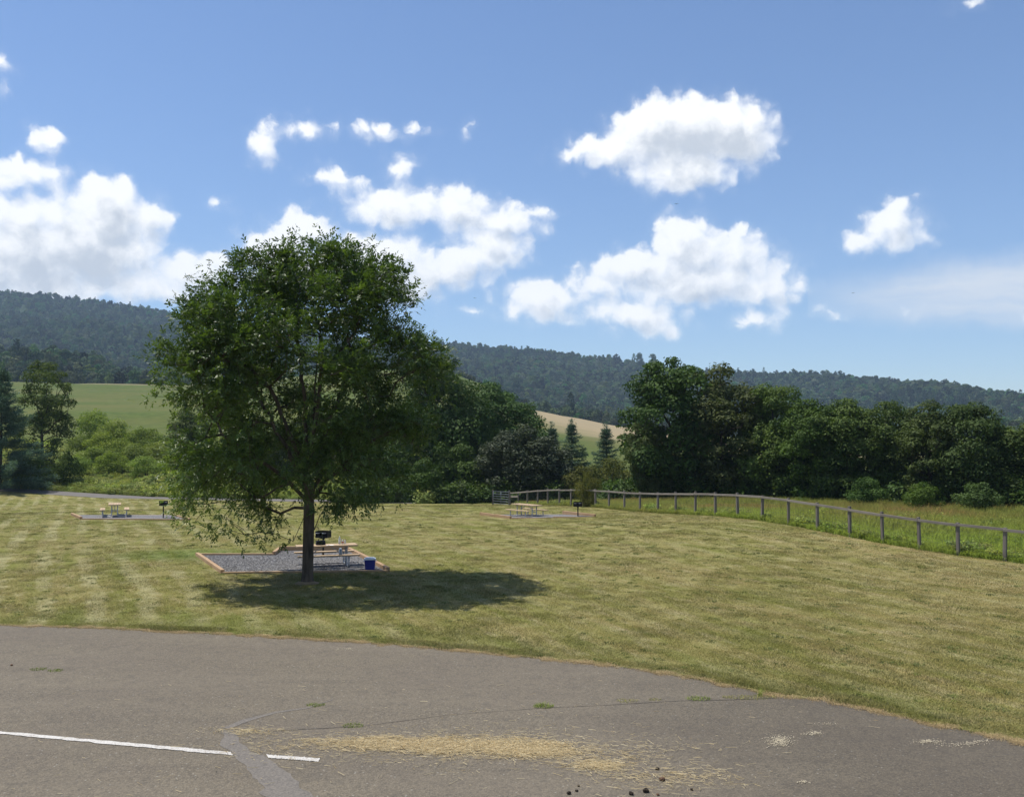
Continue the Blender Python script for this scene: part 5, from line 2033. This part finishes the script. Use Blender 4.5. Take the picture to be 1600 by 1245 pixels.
bottle('tall clear bottle, left one of the three on the nearest picnic table', table_near, 0.50, 0.10, (MT['clear'], MT['paper'], MT['paper']), 0.30, 0.042)
bottle('pale bottle with a red band, middle one of the three on the picnic table', table_near, 0.60, 0.00, (MT['white'], MT['red'], MT['white']), 0.20, 0.036)
bottle('pale bottle with a white band, right one of the three on the picnic table', table_near, 0.70, 0.07, (MT['white'], MT['paper'], MT['red']), 0.19, 0.036)
pp = table_point(table_near, -0.22, 0.03, TOP_Z)
bag = thing('bag', 'dark bag lying on the nearest picnic table below the grill box', 'bag', pp, 0.5)
bm_ = rounded_block(MB(), 0.34, 0.22, 0.0, 0.17, 1.06, r=0.07)
bm_.build('bag_body', MT['bag'], bag, 0.03)
MB().tube(round_bend([(-0.09, 0, 0.165), (-0.09, 0, 0.24), (0.09, 0, 0.24), (0.09, 0, 0.165)], 0.05, 4), 0.012, 6).build('strap', MT['bag'], bag)
rounded_block(MB(), 0.22, 0.05, 0.02, 0.11, 1.0, r=0.02).build('pocket', MT['bag'], bag, 0.01, loc=(0, -0.125, 0))
for (x, y, rz, lab) in ((0.12, -0.16, 0.3, 'white sheet of paper lying near the middle of the picnic table'), (0.02, -0.24, 0.9, 'smaller white paper at the front edge of the picnic table')):
    pp = table_point(table_near, x, y, TOP_Z + 0.004)
    mbp = MB()
    wv = 0.26 if rz < 0.5 else 0.15
    mbp.box((0, 0, 0.002), (wv, 0.19 if rz < 0.5 else 0.11, 0.004))
    po = mbp.build('paper', MT['paper'], None, loc=pp, rot=(0.0, 0.0, table_near.rotation_euler.z + rz))
    tag(po, lab, 'paper')
pp = table_point(table_near, 0.42, -0.70, 0.472)
jug = thing('water_jug', 'grey blue water jug standing on the front bench of the nearest table', 'jug', pp, 0.3)
MB().lathe([(0.055, 0), (0.062, 0.01), (0.062, 0.17), (0.045, 0.20), (0.045, 0.215)], 14).build('body', MT['jug'], jug, smooth=True)
MB().lathe([(0.048, 0.216), (0.048, 0.245), (0.03, 0.25)], 12).build('lid', MT['lid'], jug)
MB().tube(round_bend([(0.058, 0, 0.16), (0.11, 0, 0.15), (0.11, 0, 0.06), (0.06, 0, 0.05)], 0.02, 3), 0.009, 6).build('handle', MT['jug'], jug)


# ------------------------------------------------------------------ straw, weeds, droppings on the asphalt
def straw():
    rng = np.random.default_rng(9)
    pts = []

    def blob(px, py, sx, sy, n):
        u = np.stack([rng.normal(px, sx, n), rng.normal(py, sy, n)], -1)
        pts.append(u)
    for _ in range(70):
        cx = rng.normal(715, 85)
        blob(cx, 1165.5 + (cx - 700) * 0.02 + rng.normal(0, 6.0), rng.uniform(6, 20), rng.uniform(0.7, 2.0), int(rng.uniform(25, 75)))
    blob(640, 1164, 66, 5.5, 2000)
    blob(760, 1166, 60, 7.5, 2600)
    blob(560, 1160, 46, 4.5, 700)
    blob(840, 1172, 34, 6, 1700)
    blob(935, 1196, 22, 4, 650)
    blob(930, 1182, 60, 8, 380)
    blob(700, 1165, 150, 18, 900)
    blob(790, 1170, 170, 16, 300)
    blob(385, 1142, 34, 3.2, 200)
    blob(440, 1165, 50, 9, 130)
    blob(1010, 1212, 60, 7, 220)
    blob(1080, 1212, 50, 9, 170)
    blob(1010, 1168, 80, 5, 90)
    blob(900, 1130, 200, 24, 70)
    blob(500, 1100, 260, 36, 60)
    blob(1040, 1222, 70, 11, 170)
    blob(400, 1200, 220, 36, 70)
    u = np.concatenate(pts)
    u = u[(u[:, 1] > 1010) & (u[:, 1] < 1262)]
    P = np.array([ground(a, b)[:2] for a, b in u])
    ok = np.hypot(P[:, 0], P[:, 1]) < r_lot(np.arctan2(P[:, 0], P[:, 1])) - 0.05
    P = P[ok]
    n = len(P)
    L = rng.uniform(0.04, 0.20, n) * rng.uniform(0.4, 1.1, n)
    a = rng.normal(0.0, 0.55, n) + np.where(rng.uniform(0, 1, n) < 0.25, 1.4, 0)
    w = rng.uniform(0.0012, 0.0028, n)
    z = rng.uniform(0.002, 0.022, n)
    z2 = np.maximum(0.001, z + rng.normal(0, 0.010, n))
    dx, dy = np.cos(a) * L / 2, np.sin(a) * L / 2
    sx, sy = -np.sin(a) * w, np.cos(a) * w
    V = np.zeros((n, 6, 3))
    for e, (sg, zz_) in enumerate(((-1, z), (1, z2))):
        V[:, e * 3 + 0] = np.stack([P[:, 0] + sg * dx + sx, P[:, 1] + sg * dy + sy, zz_], -1)
        V[:, e * 3 + 1] = np.stack([P[:, 0] + sg * dx - sx, P[:, 1] + sg * dy - sy, zz_], -1)
        V[:, e * 3 + 2] = np.stack([P[:, 0] + sg * dx, P[:, 1] + sg * dy, zz_ + w * 1.6], -1)
    q = np.array([(0, 1, 4, 3), (1, 2, 5, 4), (2, 0, 3, 5)])
    F = (np.arange(n)[:, None, None] * 6 + q[None]).reshape(-1, 4)
    t = np.clip(rng.normal(0.5, 0.25, n), 0, 1).astype(np.float32)
    tag(link('straw', np_mesh('straw', V.reshape(-1, 3), F, mat=MT['straw'], attrs={'tint': ('FACE', 'FLOAT', np.repeat(t, 3))})), 'yellow straw strewn in a long patch over the asphalt', kind='stuff')


straw()


def spilled_feed():
    rng = np.random.default_rng(10)
    pts = [np.stack([rng.normal(x, sx, n), rng.normal(y, sy, n)], -1) for (x, y, sx, sy, n) in
           ((1219, 1157, 11, 4.5, 420), (1272, 1145, 7, 1.6, 130), (1452, 1158, 10, 1.5, 140), (1480, 1163, 18, 3, 60), (1515, 1161, 14, 2.0, 60), (1255, 1221, 5, 1.5, 40), (1535, 1157, 10, 1.2, 40), (970, 1042, 8, 0.8, 30), (540, 1013, 12, 1.2, 70), (1285, 1130, 14, 1.2, 30))]
    u = np.concatenate(pts)
    P = np.array([ground(a, b)[:2] for a, b in u])
    k = len(P)
    s = rng.uniform(0.004, 0.012, k)
    base = np.array([(1, 0, 0), (0, 1, 0), (-1, 0, 0), (0, -1, 0), (0, 0, 0.7), (0, 0, -0.3)], float)
    V = base[None] * s[:, None, None] * rng.uniform(0.7, 1.4, (k, 6, 1))
    V[:, :, 0] += P[:, 0:1]
    V[:, :, 1] += P[:, 1:2]
    V[:, :, 2] += 0.004
    tri = np.array([(0, 1, 4), (1, 2, 4), (2, 3, 4), (3, 0, 4), (1, 0, 5), (2, 1, 5), (3, 2, 5), (0, 3, 5)])
    F = (np.arange(k)[:, None, None] * 6 + tri[None]).reshape(-1, 3)
    m = simple_mat('pale_feed_crumbs', (0.44, 0.38, 0.27), 0.8, 0.2, 0, 0.2, 30)
    tag(link('spilled_crumbs', np_mesh('spilled_crumbs', V.reshape(-1, 3), Ft=F, mat=m)), 'pale crumbs of feed spilled in small patches on the asphalt', kind='stuff')


spilled_feed()


def edge_crumbs():
    rng = np.random.default_rng(14)
    n = 3400
    t = rng.uniform(-0.62, 0.62, n)
    r = r_lot(t) - np.abs(rng.normal(0, 0.16, n)) + 0.05 + fbm(t * 75, t * 9, 44, 3) * 0.15
    k = n
    s = rng.uniform(0.004, 0.013, k)
    base = np.array([(1, 0, 0), (0, 1, 0), (-1, 0, 0), (0, -1, 0), (0, 0, 0.7), (0, 0, -0.3)], float)
    V = base[None] * s[:, None, None] * rng.uniform(0.6, 1.4, (k, 6, 1))
    V[:, :, 0] += (np.sin(t) * r)[:, None]
    V[:, :, 1] += (np.cos(t) * r)[:, None]
    V[:, :, 2] += 0.001
    tri = np.array([(0, 1, 4), (1, 2, 4), (2, 3, 4), (3, 0, 4), (1, 0, 5), (2, 1, 5), (3, 2, 5), (0, 3, 5)])
    F = (np.arange(k)[:, None, None] * 6 + tri[None]).reshape(-1, 3)
    tag(link('edge_crumbs', np_mesh('edge_crumbs', V.reshape(-1, 3), Ft=F, mat=MT['soil'])), 'crumbled asphalt and soil along the edge of the lawn', kind='stuff')


edge_crumbs()

gm = leaf_mat('crack_weed_leaves', (0.13, 0.19, 0.025), (0.30, 0.36, 0.07), 0.3, 0.5, 0.25, use_random=False, up=0.6)
gd_ = leaf_mat('dry_weed_leaves', (0.26, 0.25, 0.06), (0.46, 0.42, 0.15), 0.3, 0.5, 0.25, use_random=False, up=0.6)


def weed(px, py, wpx, hgt, label, mat, n=130, seed=1):
    p = ground(px, py)
    w = wpx / F_PX * p.y / 2
    me = blade_patch('weed_tuft', n, 1.0, hgt * 0.3, hgt, 0.007, mat, 1.3, seed)
    co = np.empty(len(me.vertices) * 3, dtype=np.float32)
    me.vertices.foreach_get('co', co)
    co = co.reshape(-1, 3)
    # squeeze the blade feet into a low oval clump along the crack; blades keep their width
    b = co.reshape(-1, 5, 3)
    base = b[:, :2].mean(1)
    off = b - base[:, None]
    base[:, 0] *= w
    base[:, 1] *= min(w * 0.75, 0.16)
    co = (base[:, None] + off).reshape(-1, 3)
    me.vertices.foreach_set('co', co.astype(np.float32).ravel())
    me.update()
    o = link('weed_tuft', me, None, (p.x, p.y, -0.004))
    tag(o, label, 'weed', 'weeds growing from cracks in the asphalt')


weed(60, 1045, 26, 0.04, 'flat weed in the asphalt near the left edge, left of its twin', gm, 150, 11)
weed(86, 1047, 24, 0.04, 'flat weed in the asphalt near the left edge, right of its twin', gm, 150, 12)
weed(494, 1101, 28, 0.05, 'small weed tuft at the end of the faint repair strip', gm, 170, 13)
weed(551, 1133, 34, 0.05, 'small weed tuft in the seam just above the straw patch', gm, 180, 14)
weed(849, 1103, 32, 0.09, 'bright green weed tuft in the seam at mid width', gm, 220, 15)
weed(980, 1094, 34, 0.03, 'dry flat weed in the seam between the bright tuft and the lawn', gd_, 160, 16)
weed(1024, 1092, 22, 0.03, 'thin dry weed in the seam, second from the bright tuft', gd_, 90, 17)
weed(1091, 1091, 40, 0.05, 'yellowish weed strip in the seam near where it meets the lawn', gm, 240, 18)
weed(1172, 1089, 86, 0.05, 'long yellow green weed mat at the corner where the seam meets the lawn', gd_, 420, 19)
weed(1187, 1086, 12, 0.20, 'single upright green weed at the corner of the seam', gm, 40, 20)

md_ = simple_mat('dark_dropping', (0.030, 0.022, 0.015), 0.85, 0.2, 0, 0.4, 40, 0.5)
mr_ = simple_mat('brown_dropping', (0.13, 0.075, 0.045), 0.85, 0.2, 0, 0.4, 40, 0.5)
for i, (px, py, wpx, mm, lab) in enumerate([
    (889, 1239, 7, md_, 'leftmost dark horse dropping at the bottom of the asphalt'),
    (901, 1235, 5, md_, 'small dark dropping just right of the leftmost one'),
    (904, 1227, 4, md_, 'tiny dark dropping above the leftmost pair'),
    (986, 1240, 8, md_, 'round dark dropping left of the largest one'),
    (1009, 1236, 10, md_, 'largest dark horse dropping at the bottom of the asphalt'),
    (1028, 1241, 5, mr_, 'small brown dropping right of the largest one'),
    (1035, 1218, 9, mr_, 'brown flattened dropping lying in loose straw'),
    (1081, 1233, 5, md_, 'small dark dropping farthest to the right'),
    (1027, 1201, 6, md_, 'dark flat scrap on the asphalt above the brown dropping'),
    (18, 1039, 4, mr_, 'small dark dead leaf on the asphalt by the left edge'),
]):
    p = ground(px, py)
    r = wpx / F_PX * p.y / 2
    bm = bmesh.new()
    bmesh.ops.create_icosphere(bm, subdivisions=2, radius=1.0)
    rr = np.random.default_rng(500 + i)
    for v in bm.verts:
        k = 1 + 0.22 * math.sin(v.co.x * 4 + i) * math.cos(v.co.y * 3.5 + i * 2) + rr.normal(0, 0.05)
        v.co = Vector((v.co.x * r * k, v.co.y * r * k, v.co.z * r * 0.72 * k))
    me = bpy.data.meshes.new('dropping')
    bm.to_mesh(me)
    bm.free()
    me.materials.append(mm)
    o = link('dropping' if i < 8 else 'dry_scrap', me, None, (p.x, p.y, r * 0.55 - 0.008))
    tag(o, lab, 'dropping' if i < 8 else 'scrap', 'droppings on the asphalt' if i < 8 else None)

# ------------------------------------------------------------------ birds
bmesh_bird = MB()
MT['bird'] = simple_mat('dark_feathers', (0.02, 0.02, 0.022), 0.8, 0.2, 0, 0.2, 10)
for (px, py, dist, sc, lab) in ((1057, 319, 70, 0.7, 'dark bird between the two large clouds on the right'), (1333, 458, 90, 0.8, 'bird gliding low over the right part of the sky'), (742, 466, 90, 0.7, 'bird by the small cloud right of the big tree')):
    d = px_dir(px, py)
    k = dist / d.y
    o = thing('bird', lab, 'bird', (d.x * k, dist, CAM_H + d.z * k), random.uniform(-0.6, 0.6), 'birds in the sky')
    MB().tube([(0, -0.11 * sc, 0), (0, -0.06 * sc, 0.005), (0, 0.03 * sc, 0.004), (0, 0.12 * sc, 0)], [0.008 * sc, 0.026 * sc, 0.024 * sc, 0.006 * sc], 8).build('body', MT['bird'], o, smooth=True)
    for s in (-1, 1):
        V = np.array([(s * 0.015, -0.05, 0.01), (s * 0.015, 0.05, 0.01), (s * 0.12, 0.03, 0.05), (s * 0.12, -0.05, 0.05), (s * 0.24, 0.06, 0.02), (s * 0.22, 0.01, 0.02)]) * sc
        V = np.concatenate([V, V + np.array([0, 0, 0.006])])
        F = np.array([(0, 1, 2, 3), (3, 2, 4, 5), (9, 8, 7, 6), (11, 10, 8, 9), (0, 6, 7, 1), (1, 7, 8, 2), (2, 8, 10, 4), (4, 10, 11, 5), (5, 11, 9, 3), (3, 9, 6, 0)])
        link('wing', np_mesh('wing', V, F, mat=MT['bird']), o)

# ------------------------------------------------------------------ haze
m, g, out = new_mat('summer_haze')
pv = g.add('ShaderNodeVolumePrincipled', {'Color': HAZE_COLOR, 'Density': HAZE_DENSITY, 'Anisotropy': 0.0})
g.l.new(pv.outputs[0], out.inputs['Volume'])
MB().box((0, 0, 290), (6900, 6900, 600)).build('haze', m)
bpy.data.objects['haze']['kind'] = 'stuff'
bpy.data.objects['haze']['label'] = 'thin bluish summer haze in front of the distant ridge'
